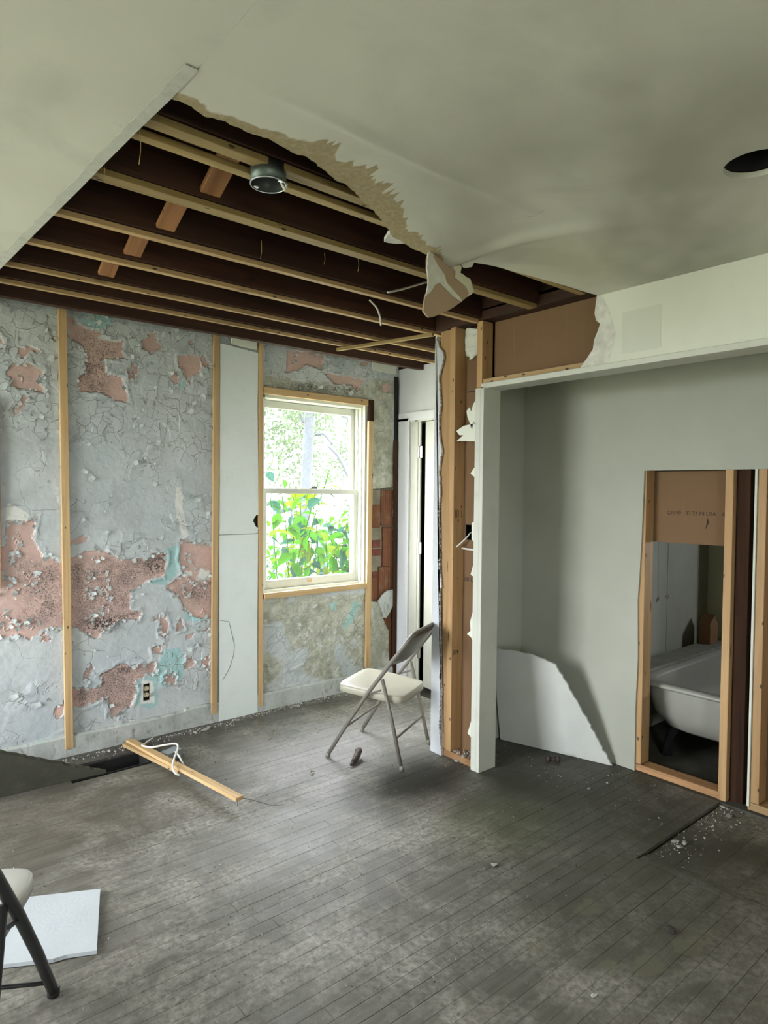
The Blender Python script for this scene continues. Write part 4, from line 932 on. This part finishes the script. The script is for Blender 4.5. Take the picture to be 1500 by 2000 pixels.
# lump of hardened compound at the top of the stub
lp = bmesh.new(); prevr = None
for k in range(15):
    t_ = k / 14; z = 2.455 - .16 * t_; wd = .075 * (1 - t_ ** 2.2) ** .5 + .004; yc = 2.527 + .028 * t_
    ring = [lp.verts.new((2.784 - .030 * math.sin(a) * (1 + .25 * math.sin(k * 2.3)) * (1 - .3 * t_), yc + wd * math.cos(a), z + .012 * math.sin(2 * a + k))) for a in [math.pi * j_ / 10 for j_ in range(11)]]
    if prevr:
        for j_ in range(10): lp.faces.new((prevr[j_], prevr[j_ + 1], ring[j_ + 1], ring[j_]))
    prevr = ring
tag(link('compound_drip', bm_mesh('compound_drip', lp, True), M['drywall']), 'folded white drip of dried compound between the top of the studs', 'plaster drip')

# ---- studs of the closet opening
stud(XC + .012, XB - .001, 1.826, 1.864, .039, 2.46, 'pine stud at the left edge of the cut opening by the tub')
stud(XC + .012, XB - .001, 1.374, 1.412, -.02, 2.46, 'pine stud standing in the middle of the opening, in front of the tub')
stud(XC + .012, XB - .001, 1.222, 1.260, .039, 2.46, 'pine stud at the right edge of the picture, past the dark pipe')
tag(boxo('drywall_sliver', XC + .002, XB - .001, 1.262, 1.272, .02, 1.66, M['drywall']), 'thin white sliver of drywall beside the rightmost pine stud', 'drywall piece')
tag(lumber('bottom_plate', (XC + .055, 1.40, .018), (XC + .055, 1.86, .018), .086, .036, M['plate'], (0, 0, 1)), 'pine bottom plate under the cut opening in front of the tub', 'wood plate')
tag(lumber('bottom_plate', (XC + .055, .6, .018), (XC + .055, 1.272, .018), .086, .036, M['fir'], (0, 0, 1)), 'pine bottom plate at the right edge, past the dark pipe', 'wood plate')
tag(lumber('old_post', (XC + .07, 1.338, -.02), (XC + .07, 1.338, 2.4), .062, .05, M['darkwood'], (-1, 0, 0)), 'dark old timber post behind the middle stud', 'post')
cable('grey_pipe', [(XC + .08, 1.292, 0), (XC + .08, 1.291, .6), (XC + .08, 1.289, 1.3)], .005, M['dustgrey'], 'thin grey conduit in the dark gap beside the old timber post', 'pipe')
struct(boxo('wall_pipe_chase', XB + .012, XB + .05, 1.2, 1.42, -.02, 2.46, M['black']))
cable('pull_string', [(4.25, 2.12, 1.33), (4.25, 2.12, 1.1), (4.252, 2.12, .86)], .0018, M['cobweb'], 'thin white string hanging on the bathroom wall', 'string', 5)
blob('string_knot', (4.25, 2.12, .85), .014, 5, M['cobweb'], bpy.data.objects['pull_string'])

# ---- bathtub
tb = empty('bathtub', (4.28, 1.60, 0)); tag(tb, 'old white rolled-rim bathtub seen through the stud opening', 'bathtub')
def se(a, n, hx, hy):
    c, s_ = math.cos(a), math.sin(a); return (hx * math.copysign(abs(c) ** (2 / n), c), hy * math.copysign(abs(s_) ** (2 / n), s_))
def loft(prof, name, material, cx=4.285, cy=1.61, HX=.745, HY=.385, n=64, closeend=True):
    bm = bmesh.new(); rings = []
    for inset, z, ex_ in prof:
        rings.append([bm.verts.new((cx + p[0], cy + p[1], z)) for p in (se(2 * math.pi * k / n, ex_, HX - inset, HY - inset * .85) for k in range(n))])
    for i in range(len(rings) - 1):
        for k in range(n): bm.faces.new((rings[i][k], rings[i][(k + 1) % n], rings[i + 1][(k + 1) % n], rings[i + 1][k]))
    if closeend: bm.faces.new(rings[-1])
    return link(name, bm_mesh(name, bm, True), material, tb)
loft([(.045, .445, 7), (.05, .38, 7), (.07, .28, 6), (.12, .20, 5), (.18, .170, 4.5), (.30, .155, 4)], 'tub_body', M['tub'])
loft([(.075, .445, 7), (.09, .40, 7), (.11, .30, 6), (.16, .22, 5), (.24, .195, 4), (.36, .19, 4)], 'tub_basin', M['tub'])
loft([(.045, .444, 7), (.012, .440, 7), (0, .450, 7), (.004, .462, 7), (.02, .468, 7), (.06, .466, 7), (.078, .444, 7)], 'tub_rim', M['tub'], closeend=False)
for sx in (-1, 1):
    for sy_ in (-1, 1):
        x, y_ = 4.285 + sx * .5, 1.61 + sy_ * .22
        MB().tube([(x + sx * .03, y_ + sy_ * .03, -.002), (x + sx * .03, y_ + sy_ * .03, .05), (x + sx * .02, y_ + sy_ * .01, .12), (x - sx * .02, y_ - sy_ * .02, .19)], .03, 10, [1.1, .7, .8, 1.0]).build('tub_foot', M['black'], tb, True)
tag(MB().prism([(3.60, 1.955, .47), (4.93, 1.955, .47), (4.93, 2.10, .47), (3.60, 2.10, .47)], (0, 0, .018)).build('ledge_board', M['dustgrey']), 'dusty grey board lying along the far rim of the bathtub', 'board')
cb = FY(1383, 1245, 2.06)
t = empty('cardboard_box', (cb.x, 2.06, .488)); tag(t, 'small torn brown cardboard box on the dusty board over the tub', 'box')
MB().prism([(cb.x - .06, 2.02, .489), (cb.x + .06, 2.02, .489), (cb.x + .06, 2.02, .62), (cb.x + .02, 2.02, .66), (cb.x - .06, 2.02, .60)], (0, .08, 0)).build('box_side', M['card'], t)
MB().prism([(cb.x - .06, 2.02, .60), (cb.x + .02, 2.02, .66), (cb.x + .02, 2.10, .66), (cb.x - .06, 2.10, .60)], (-.006, 0, .03)).build('box_lid_flap', M['card'], t)

# ---- leaning drywall sheet in the closet
P1 = Vector((3.335, 1.962, .003)); P2 = Vector((3.150, 2.615, .003)); P3 = FY(962, 1266, 2.60)
n_ = (P2 - P1).cross(P3 - P1).normalized()
def onpl(u, v): d = ray(u, v); return O + d * ((P1 - O).dot(n_) / d.dot(n_))
q = [P2, P1, onpl(1172, 1455), onpl(1150, 1412), onpl(1118, 1356), onpl(1085, 1298), onpl(1040, 1279), onpl(1000, 1271), P3]
q2 = ragged(q, .014, .004, keep=(0, 8)); q2 = [p - n_ * (p - q[0]).dot(n_) for p in q2]
if n_.x > 0: n_ = -n_
b_ = bmesh.new(); f0 = [b_.verts.new(p) for p in q2]; f1 = [b_.verts.new(p - n_ * .014) for p in q2]
fa = b_.faces.new(f0); b_.faces.new(f1[::-1]); k_ = len(f0)
for i in range(k_): b_.faces.new((f0[i], f1[i], f1[(i + 1) % k_], f0[(i + 1) % k_])).material_index = 1
tag(link('leaning_drywall', bm_mesh('leaning_drywall', b_), [M['gypfront'], M['gyp']]), 'broken white drywall sheet leaning against the closet wall', 'drywall piece')

# ---- drywall slab leaning at the left
s0 = Vector((1.104, 3.63, .004)); s1 = Vector((.15, 3.69, .004)); s2_ = Vector((.15, 3.45, .46)); s3_ = FY(0, 1470, 3.56); s4_ = FY(100, 1489, 3.60)
n_ = (s1 - s0).cross(s3_ - s0).normalized(); ps = [s0, s1, s1 + (s3_ - s1) * 1.0 + (s3_ - s0) * .85, s3_, s4_]
ps = [p - n_ * (p - s0).dot(n_) for p in ps]; ps = [p - n_ * (p - s0).dot(n_) for p in ragged(ps, .02, .003, keep=(0, 1))]
if n_.y > 0: n_ = -n_
b_ = bmesh.new(); f0 = [b_.verts.new(p) for p in ps]; f1 = [b_.verts.new(p - n_ * .016 + Vector((0, 0, .006))) for p in ps]
b_.faces.new(f0); b_.faces.new(f1[::-1]); k_ = len(f0)
for i in range(k_): b_.faces.new((f0[i], f1[i], f1[(i + 1) % k_], f0[(i + 1) % k_])).material_index = 1
tag(link('leaning_slab', bm_mesh('leaning_slab', b_), [M['slab'], M['gyp']]), 'broken drywall slab with a shade-dark face tilted up beside the open floor vent', 'drywall piece')

# ---- white board on the floor, lower left
wp = [FZ(195, 1745, .014), FZ(188, 1868, .014), FZ(100, 1880, .014), FZ(0, 1893, .014)]
dv = (wp[3] - wp[0]).normalized()
wp = [Vector((.752, 2.555, .004)), Vector((.640, 2.215, .004)), Vector((.56, 2.255, .004)), Vector((.52, 2.262, .004)), Vector((.12, 2.49, .004)), Vector((.22, 2.83, .004))]
tag(MB().prism(wp, (0, 0, .013)).build('floor_board_scrap', M['scrap']), 'white board lying flat on the floor beneath the dark-legged chair', 'board')

# ---- folding chairs
def folding_chair(foot, r, label, seatm, tubem, panelm, tr=.0115, fz=.20, rz_=.165):
    """foot: front-left foot on the floor; r: unit vector across the chair."""
    r = Vector((r[0], r[1], 0)).normalized(); b = Vector((r.y, -r.x, 0)); A = Vector((foot[0], foot[1], 0))
    t = empty('folding_chair', A + r * .225 + b * .23)
    tag(t, label, 'chair')
    P = lambda x, y, z: A + r * x + b * y + Vector((0, 0, z))
    W = .45
    side = [(0, .012), (.13, .222), (.265, .422), (.336, .515), (.40, .602), (.455, .672), (.487, .716)]
    path = [P(0, y, z) for y, z in side] + [P(.012, .500, .737), P(.04, .507, .750), P(.09, .510, .757), P(.225, .516, .760), P(W - .09, .510, .757), P(W - .04, .507, .750), P(W - .012, .500, .737)] + [P(W, y, z) for y, z in side[::-1]]
    MB().tube(path, tr, 10).build('front_frame', tubem, t, True)
    for x in (0.012, W - .012):
        MB().tube([P(x, .336, .492), P(x * 1.0, .395, .27), P(x, .456, .012)], tr * .95, 10).build('rear_leg', tubem, t, True)
        d = -1 if x < .2 else 1
        MB().tube([P(x + d * .012, .262, .405), P(x + d * .012, .332, .432)], .006, 6).build('side_link', tubem, t)
    for x, y in ((0, 0), (W, 0), (.012, .458), (W - .012, .458)):
        q = P(x, y, 0); MB().lathe([(tr * .6, .0015), (tr * 1.15, .0015), (tr * 1.2, .022), (tr * .95, .026)], 12, q, True).build('foot_cap', M['dustgrey'] if tubem is not M['blackmetal'] else M['blackmetal'], t, True)
    MB().tube([P(0, fz * .62, fz), P(W, fz * .62, fz)], .0065, 8).build('front_crossbar', tubem, t, True)
    MB().tube([P(.012, .336 + .12 * (1 - rz_ / .49), rz_), P(W - .012, .336 + .12 * (1 - rz_ / .49), rz_)], .0065, 8).build('rear_crossbar', tubem, t, True)
    # seat pan
    bm = bmesh.new(); n = 48; rings = []
    def ring(ins, dz, ex_=7):
        out = []
        for k in range(n):
            p = se(2 * math.pi * k / n, ex_, .198 - ins, .205 - ins); y = .245 + p[1]
            out.append(bm.verts.new(P(.225 + p[0] * (1 - .04 * (p[1] / .2)), y, .428 - (y - .04) * .085 + dz)))
        return out
    for ins, dz in ((.006, -.042), (0, -.040), (0, -.009), (.003, -.003), (.010, .0), (.04, -.001), (.12, -.003)): rings.append(ring(ins, dz))
    for i in range(len(rings) - 1):
        for k in range(n): bm.faces.new((rings[i][k], rings[i][(k + 1) % n], rings[i + 1][(k + 1) % n], rings[i + 1][k]))
    bm.faces.new(rings[-1]); bm.faces.new(rings[0][::-1])
    st = link('seat', bm_mesh('seat', bm, True), seatm, t)
    # backrest panel
    bm = bmesh.new(); nx, nz = 18, 8; V = []
    for i in range(nx + 1):
        x = W * i / nx; e_ = (2 * i / nx - 1); zt = .752 - .012 * e_ ** 6; zb = .585 - .030 * (1 - e_ * e_)
        col_ = []
        for k in range(nz + 1):
            z = zb + (zt - zb) * k / nz; y = np.interp(z, [q_[1] for q_ in side] + [.760], [q_[0] for q_ in side] + [.512]) + .018 * (1 - e_ * e_)
            col_.append(bm.verts.new(P(x, float(y), z)))
        V.append(col_)
    for i in range(nx):
        for k in range(nz): bm.faces.new((V[i][k], V[i + 1][k], V[i + 1][k + 1], V[i][k + 1]))
    bp = link('backrest', bm_mesh('backrest', bm, True), panelm, t); sd = bp.modifiers.new('t', 'SOLIDIFY'); sd.thickness = .004; sd.offset = 0
    return t
folding_chair((2.163, 3.07), (.900, .437), 'beige metal folding chair standing by the bare stud corner', M['beige'], M['tube'], m_paint('shaded_backrest', (.07, .064, .045), .04, .4))  # backrest colour darkened to paint in its unlit side
r2 = Vector((.86, -.51, 0)); c2 = Vector((.487, 2.118, 0)) - r2 * .45
folding_chair(c2, r2, 'dark-legged folding chair with a dusty white seat, cut off at lower left', M['seatwhite'], M['blackmetal'], M['seatwhite'], .0155, .075, .12)

# ---- stick with cable and metal box on the floor
stk = empty('nailed_stick', (1.37, 3.4, .03)); tag(stk, 'long pale pine stick lying propped across the floor near the vent', 'wood strip')
lumber('slat', (1.333, 3.955, .028), (1.462, 2.80, .062), .043, .018, M['fir'], (0, .0, 1), stk)
lumber('slat', (1.300, 3.935, .018), (1.395, 3.35, .026), .03, .018, M['fir'], (0, .0, 1), stk)
MB().tube([(1.452, 2.806, .058), (1.450, 2.796, .045), (1.443, 2.790, .036)], .0015, 5).build('bent_nail', M['wire'], stk)
MB().tube(smooth_path([(1.475, 2.82, .056), (1.53, 2.80, .035), (1.60, 2.74, .012), (1.66, 2.72, .003)]), .0013, 5).build('thin_wire', M['wire'], stk)
mb_ = empty('metal_outlet_box', (1.455, 3.60, 0)); tag(mb_, 'small galvanised metal box under the propped pine stick', 'metal box')
mm = Matrix.Translation((1.452, 3.60, .002)) @ Matrix.Rotation(.35, 4, 'Z')
bx_ = MB().box(-.05, .05, -.034, -.032, 0, .048).box(-.05, .05, .032, .034, 0, .048).box(-.05, -.048, -.034, .034, 0, .048).box(-.05, .05, -.034, .034, .046, .048)
bx_.build('box_shell', M['lightgalv'], mb_, False, mm)
MB().box(.046, .05, -.034, -.01, 0, .046).tube([(.05, -.02, .03), (.064, -.03, .012)], .004, 6).build('box_clamp', M['lightgalv'], mb_, False, mm)
cable('electric_cable', [(1.455, 3.90, .03), (1.38, 3.80, .05), (1.336, 3.745, .062), (1.355, 3.66, .072), (1.42, 3.625, .080), (1.462, 3.60, .085), (1.462, 3.54, .095), (1.43, 3.47, .090), (1.385, 3.40, .085), (1.352, 3.34, .066), (1.352, 3.31, .045), (1.372, 3.30, .030)], .0055, M['cable'], 'white electrical cable looping over the propped pine stick')
cable('electric_cable', [(1.46, 3.572, .048), (1.452, 3.50, .05), (1.446, 3.44, .035), (1.450, 3.40, .008)], .005, M['cable'], 'short white cable tail hanging from the small metal box')

# ---- broken glass on the floor
def shard(pts, label):
    return tag(MB().prism([FZ(u, v, .0012) for u, v in pts], (0, 0, .003)).build('glass_pane', M['glassdust']), label, 'glass')
shard([(492, 1412), (523, 1437), (548, 1457), (575, 1447), (611, 1394), (560, 1385), (520, 1392)], 'large broken pane of glass lying flat under the window')
shard([(607, 1402), (656, 1403), (630, 1396), (612, 1394)], 'small sharp glass shard lying right of the big broken pane')

# ---- rubbish on the floor
c = FZ(695, 1488)
t = empty('broken_leg', (c.x, c.y, 0)); tag(t, 'broken dark brown turned wooden piece on the floor under the chair', 'wood piece')
d_ = (FZ(704, 1470) - FZ(684, 1495)).normalized()
MB().tube([c - d_ * .055 + Vector((0, 0, .018)), c - d_ * .03 + Vector((0, 0, .02)), c + Vector((0, 0, .024)), c + d_ * .03 + Vector((0, 0, .03)), c + d_ * .05 + Vector((0, 0, .045))], .019, 10, [.6, .85, .95, 1.05, .9]).build('shaft', M['brownwood'], t, True)
blob('knob_end', c + d_ * .055 + Vector((0, 0, .042)), .021, 3, M['brownwood'], t, (1, 1, 1), 0, 2, .25)
blob('splinter', c - d_ * .06 + Vector((0, 0, .014)), .014, 8, M['brownwood'], t, (1.2, .8, .7))
c = FZ(1080, 1488); t = empty('pipe_fitting', (c.x, c.y, 0)); tag(t, 'small black iron pipe fitting on the floor inside the closet', 'pipe fitting')
d_ = Vector((.75, -.66, 0))
MB().tube([c - d_ * .03 + Vector((0, 0, .016)), c + d_ * .03 + Vector((0, 0, .016))], .012, 12).build('barrel', M['iron'], t, True)
for s_ in (-1, 1): MB().tube([c + d_ * (s_ * .038) + Vector((0, 0, .019)), c + d_ * (s_ * .018) + Vector((0, 0, .019))], .018, 12).build('collar', M['iron'], t, True)
def leafmesh(name, L, Wd, fold=.25):
    b = bmesh.new(); mid_ = []; l_ = []; r_ = []
    for k in range(5):
        t_ = k / 4; wd = Wd * math.sin(math.pi * (t_ * .92 + .04)) ** .8 * (1 - .35 * t_)
        zc = -.25 * L * t_ * t_
        mid_.append(b.verts.new((L * t_, 0, zc))); l_.append(b.verts.new((L * t_, wd / 2, zc + fold * wd / 2))); r_.append(b.verts.new((L * t_, -wd / 2, zc + fold * wd / 2)))
    for k in range(4): b.faces.new((mid_[k], mid_[k + 1], l_[k + 1], l_[k])); b.faces.new((mid_[k], r_[k], r_[k + 1], mid_[k + 1]))
    return bm_mesh(name, b)
for (u, v, s_, lab, ro) in ((607, 1511, .035, 'small curled brown leaf on the floor left of the broken wooden piece', .4), (534, 1431, .045, 'curled dry leaf lying on the big broken glass pane', 1.2), (532, 1446, .03, 'small dry leaf at the near edge of the broken glass pane', 2.2)):
    p = FZ(u, v, .006); tag(link('dry_leaf', leafmesh('dry_leaf', s_, s_ * .6, .6), M['leafbrown'], None, Matrix.Translation(p + Vector((0, 0, .006))) @ Matrix.Rotation(ro, 4, 'Z')), lab, 'leaf')
# bigger chips one can count
chips = [(400, 1427, .022, 'white plaster chunk at the wall foot, right of the tall left strip'), (382, 1432, .014, 'small white plaster chunk left of the larger chunk at the wall foot'), (1318, 1645, .016, 'pale yellowish splinter chip in the floor patch corner'),
         (1337, 1648, .018, 'white plaster chip in the floor patch, right of the yellowish splinter'), (1327, 1656, .014, 'small white chip nearest the corner of the floor patch'), (1424, 1596, .018, 'white plaster chip below the foot of the dark post'),
         (1410, 1577, .012, 'small white chip at the foot of the middle stud'), (1150, 1541, .010, 'white crumb on the closet floor in front of the leaning sheet'), (1186, 1530, .009, 'tiny white crumb right of the other crumb on closet floor'),
         (892, 1488, .016, 'white plaster chip on the bottom plate of the bare corner'), (905, 1480, .018, 'larger white plaster chip on the bottom plate against the jamb'), (430, 1640 + 50, .007, 'tiny white crumb alone on the bare floor left of centre'),
         (1160, 1945, .010, 'white crumb on the dark floor near the bottom edge'), (660, 1945 - 80, .006, 'tiny pale crumb on the floor near the bottom centre'), (965, 1690, .014, 'grey flat chip on the floor right of centre'), (1310, 1818, .02, 'dark flat lump on the floor at lower right')]
for k, (u, v, s_, lab) in enumerate(chips):
    onp = 'on the bottom plate' in lab; z0 = .038 if onp else (-.011 if 'floor patch' in lab or 'dark post' in lab else 0.0)
    p = FZ(u, v, z0)
    o = blob('plaster_chip', (p.x, p.y, z0 + s_ * .33), s_, 20 + k, M['crumbdark'] if 'dark flat' in lab else M['hair'], None, (1.2, .8, .42), k * 1.3, 1, .5); tag(o, lab, 'plaster chip', 'loose plaster chips')
# uncountable crumbs
def crumbs(name, spots, label, material):
    bm = bmesh.new()
    for x, y_, z, s_ in spots:
        vs = [bm.verts.new((x + RS.uniform(-1, 1) * s_, y_ + RS.uniform(-1, 1) * s_, z + zz * s_)) for zz in (0, 0, .1, 1.1)]
        try:
            for f in ((0, 1, 2), (0, 1, 3), (1, 2, 3), (0, 2, 3)): bm.faces.new([vs[i] for i in f])
        except Exception: pass
    tag(link(name, bm_mesh(name, bm), material), label, 'debris', None, 'stuff')
sp = []
for k in range(900):
    x = RS.uniform(.7, 3.45); yy = 3.985 - abs(RS.normal(0, .035)) - (.03 if x < 2 else 0)
    if 1.93 < x < 2.22: yy -= .01
    sp.append((x, yy, 0, RS.uniform(.002, .010)))
for k in range(160): sp.append((RS.uniform(2.30, 3.16), RS.uniform(YB - .018, YB + .07), .822 if False else .823, RS.uniform(.002, .006)))
crumbs('plaster_crumbs', sp[:900], 'white plaster crumbs scattered along the foot of the peeling wall', M['hair'])
crumbs('plaster_crumbs', [(RS.uniform(2.71, 2.785), RS.uniform(2.41, 2.6), .038, RS.uniform(.003, .012)) for k in range(130)], 'white crumbs heaped on the bottom plate between stud and jamb', M['hair'])
sp = [(x, y_, 0, RS.uniform(.0015, .005)) for x, y_ in zip(RS.uniform(.5, 2.64, 700), RS.uniform(1.4, 3.95, 700)) if not (HX0 < x < HX1 and HY0 < y_ < HY1)]
crumbs('floor_grit', sp, 'fine pale grit scattered over the strip floor', M['hair'])
crumbs('floor_grit', [(x, y_, 0, RS.uniform(.002, .005)) for x, y_ in zip(RS.uniform(.5, 2.64, 260), RS.uniform(1.4, 3.95, 260)) if not (HX0 < x < HX1 and HY0 < y_ < HY1)], 'fine dark grit scattered over the strip floor', M['crumbdark'])
crumbs('plaster_crumbs', [(RS.uniform(2.67, 3.36), PY - abs(RS.normal(0, .07)) - .005, -.012, RS.uniform(.002, .008)) for k in range(160)], 'crumbs gathered along the step of the floor patch', M['hair'])
crumbs('plaster_crumbs', [(RS.uniform(2.85, 3.36), RS.uniform(1.45, 2.55), 0, RS.uniform(.002, .006)) for k in range(140)], 'pale crumbs on the floor of the closet', M['hair'])
crumbs('plaster_crumbs', [(RS.uniform(3.49, 3.53), RS.uniform(1.45, 1.8), -.002, RS.uniform(.003, .008)) for k in range(60)], 'pale crumbs on the bathroom floor in front of the tub', M['hair'])

# ================================================================== OUTSIDE
struct(boxo('ground', -40, 45, -40, 50, -.75, -.55, M['soil']))
def tree(base, h, r, label, leafn, crown_c, crown_r, leafs, bend=(0, 0), group='trees outside', branches=()):
    t = empty('tree', base); tag(t, label, 'tree', group); B = Vector(base)
    pts = [B + Vector((bend[0] * (k / 6), bend[1] * (k / 6), h * k / 6)) + Vector((math.sin(k * 1.7) * r * .35, 0, 0)) for k in range(7)]
    MB().tube(pts, r, 12, [1.15, 1, .95, .9, .8, .65, .4]).build('trunk', M['bark'], t, True)
    for a_, b_ in branches: MB().tube(smooth_path([a_, (Vector(a_) + Vector(b_)) / 2 + Vector((0, 0, .1)), b_]), .028, 6).build('branch', M['bark'], t, True)
    if leafn:
        bm = bmesh.new(); C = Vector(crown_c)
        for k in range(leafn):
            d = Vector(RS.normal(0, 1, 3)).normalized() * (RS.rand() ** .4)
            p = C + Vector((d.x * crown_r[0], d.y * crown_r[1], d.z * crown_r[2]))
            if vn(p.x * 1.1 + 7, p.z * 1.1 + p.y * .7, 3) < .45: continue
            u = Vector(RS.normal(0, 1, 3)).normalized(); v_ = u.cross(Vector(RS.normal(0, 1, 3))).normalized(); s_ = leafs * RS.uniform(.6, 1.3)
            q = [bm.verts.new(p + u * s_), bm.verts.new(p + v_ * s_ * .5), bm.verts.new(p - u * s_), bm.verts.new(p - v_ * s_ * .5)]; bm.faces.new(q)
        o = link('foliage', bm_mesh('foliage', bm), M['leafbg'], t); o['kind'] = 'stuff'
T0 = FY(597, 962, 10.0)
tree((T0.x - .16, 10.0, -.6), 7.2, .105, 'grey tree trunk standing in the upper window pane', 5200, (6.0, 10.6, 4.0), (2.6, 1.2, 2.2), .05, (.55, 0), branches=[(FY(640, 870, 9.7), FY(684, 940, 9.5)), (FY(616, 850, 10), FY(650, 868, 9.7)), (FY(668, 812, 9.7), FY(690, 845, 9.6)), (FY(575, 800, 9.9), FY(592, 825, 10))])
tree((6.6, 13.0, -.6), 6.5, .07, 'leafy pale tree far behind the window, on the left', 9000, (7.4, 13, 2.9), (2.3, 1.2, 1.9), .055)
tree((12.6, 16.0, -.6), 6.5, .08, 'leafy pale tree far behind the window, on the right', 7000, (11.6, 16, 2.6), (2.0, 1.2, 2.6), .06)
# shrubs with large leaves close to the window
LM = leafmesh('leaf', .15, .105)
LMs = []
for k_ in ('leaf', 'leaf3', 'leaf2'):
    mm_ = LM.copy(); mm_.materials.clear(); mm_.materials.append(M[k_]); LMs.append(mm_)
def shrub(base, label, nst, zr, nl, spread, mats, scl_=1.0, stuff=0):
    t = empty('shrub', base); tag(t, label, 'shrub', 'shrubs outside the window'); B = Vector(base)
    for k in range(nst):
        top = B + Vector((RS.uniform(-1, 1) * spread[0], RS.uniform(-1, 1) * spread[1], RS.uniform(*zr)))
        m_ = (B + top) / 2 + Vector((RS.uniform(-.1, .1), 0, .15)); path = smooth_path([B + Vector((RS.uniform(-.1, .1), RS.uniform(-.1, .1), 0)), m_, top], 6)
        MB().tube(path, .005, 5).build('stem', M['leaf'], t, True)
        for i in range(nl):
            p = path[min(len(path) - 1, int(len(path) * RS.uniform(.5, 1)))] + Vector(RS.uniform(-.06, .06, 3)); s_ = RS.uniform(.7, 1.5) * scl_
            mx_ = Matrix.Translation(p) @ Matrix.Rotation(RS.uniform(0, 6.28), 4, 'Z') @ Matrix.Rotation(RS.uniform(-.3, 1.1), 4, 'Y') @ Matrix.Rotation(RS.uniform(-.6, .6), 4, 'X') @ Matrix.Scale(s_, 4)
            me_ = mats[int(RS.rand() ** 1.6 * len(mats))]
            o = bpy.data.objects.new('leaf', me_); COL.objects.link(o); o.parent = t; o.matrix_parent_inverse = t.matrix_basis.inverted(); o.matrix_basis = mx_
    if stuff:
        bm = bmesh.new()
        for k in range(stuff):
            me_ = LM; p = B + Vector((RS.uniform(-1, 1) * spread[0] * 1.2, RS.uniform(-1, 1) * spread[1], RS.uniform(.5, zr[1])))
            mx_ = Matrix.Translation(p) @ Matrix.Rotation(RS.uniform(0, 6.28), 4, 'Z') @ Matrix.Rotation(RS.uniform(-.3, 1.1), 4, 'Y') @ Matrix.Rotation(RS.uniform(-.6, .6), 4, 'X') @ Matrix.Scale(RS.uniform(.5, 1.0), 4)
            n0 = len(bm.verts); bm.from_mesh(LM); bm.verts.ensure_lookup_table()
            bmesh.ops.transform(bm, matrix=mx_, verts=bm.verts[n0:])
        o = link('foliage', bm_mesh('foliage', bm), M['leaf'], t); o['kind'] = 'stuff'
shrub((3.45, 5.6, -.56), 'broad-leaved bright green shrub low in the left of the window', 9, (1.3, 2.45), 10, (.42, .35), LMs)
shrub((4.05, 5.9, -.56), 'broad-leaved bright green shrub low in the middle of the window', 9, (1.2, 2.2), 10, (.42, .35), LMs)
shrub((4.55, 6.1, -.56), 'broad-leaved bright green shrub low in the right of the window', 9, (1.2, 2.1), 10, (.4, .35), LMs)
shrub((4.9, 7.3, -.56), 'dense low green shrub standing behind the nearer broad-leaved ones', 5, (.9, 1.75), 1, (1.0, .3), LMs, 1.0, 260)
bl_ = FY(631, 1033, 8.3)
t = empty('plastic_bin', (bl_.x, 8.3, -.55)); tag(t, 'blue plastic bin half hidden by leaves outside the window', 'bin')
MB().lathe([(.08, 0), (.10, bl_.z + .55 - .03)], 20, (bl_.x, 8.3, -.55), True).build('bin_body', M['blue'], t, True)
MB().lathe([(.11, 0), (.11, .02), (.001, .03)], 20, (bl_.x, 8.3, bl_.z - .03)).build('bin_lid', M['blue'], t, True)
for k, (u, v, L) in enumerate(((535, 982, .35), (570, 992, .5), (588, 1003, .3))):
    p = FY(u, v, 8.8); e_ = Vector((L / 2, -.05, .03 + .05 * k))
    lg = empty('log_post', (p.x, p.y, -.55)); tag(lg, ['short weathered log on a prop at the left among the leaves outside', 'longer weathered log on a prop among the leaves outside the window', 'short weathered log on a prop nearest the tree trunk outside'][k], 'log', 'logs outside the window')
    MB().tube([p - e_, p, p + e_], .035, 8).build('log', M['bark'], lg, True)
    MB().tube([(p.x, p.y, -.56), (p.x, p.y, p.z - .02)], .02, 6).build('prop', M['bark'], lg, True)
tag(MB().prism([(3.9, 9.0, -.56), (9.0, 9.0, -.56), (9.0, 9.7, .85), (5.4, 9.6, .95), (3.9, 9.4, .95)], (0, .25, -.1)).build('earth_bank', m_paint('pale_litter', (.15, .15, .13), .4, .95, .5, (.05, .05, .045), 9)), 'low pale bank of leaf litter behind the shrubs', 'bank')
print('objects', len(bpy.data.objects))
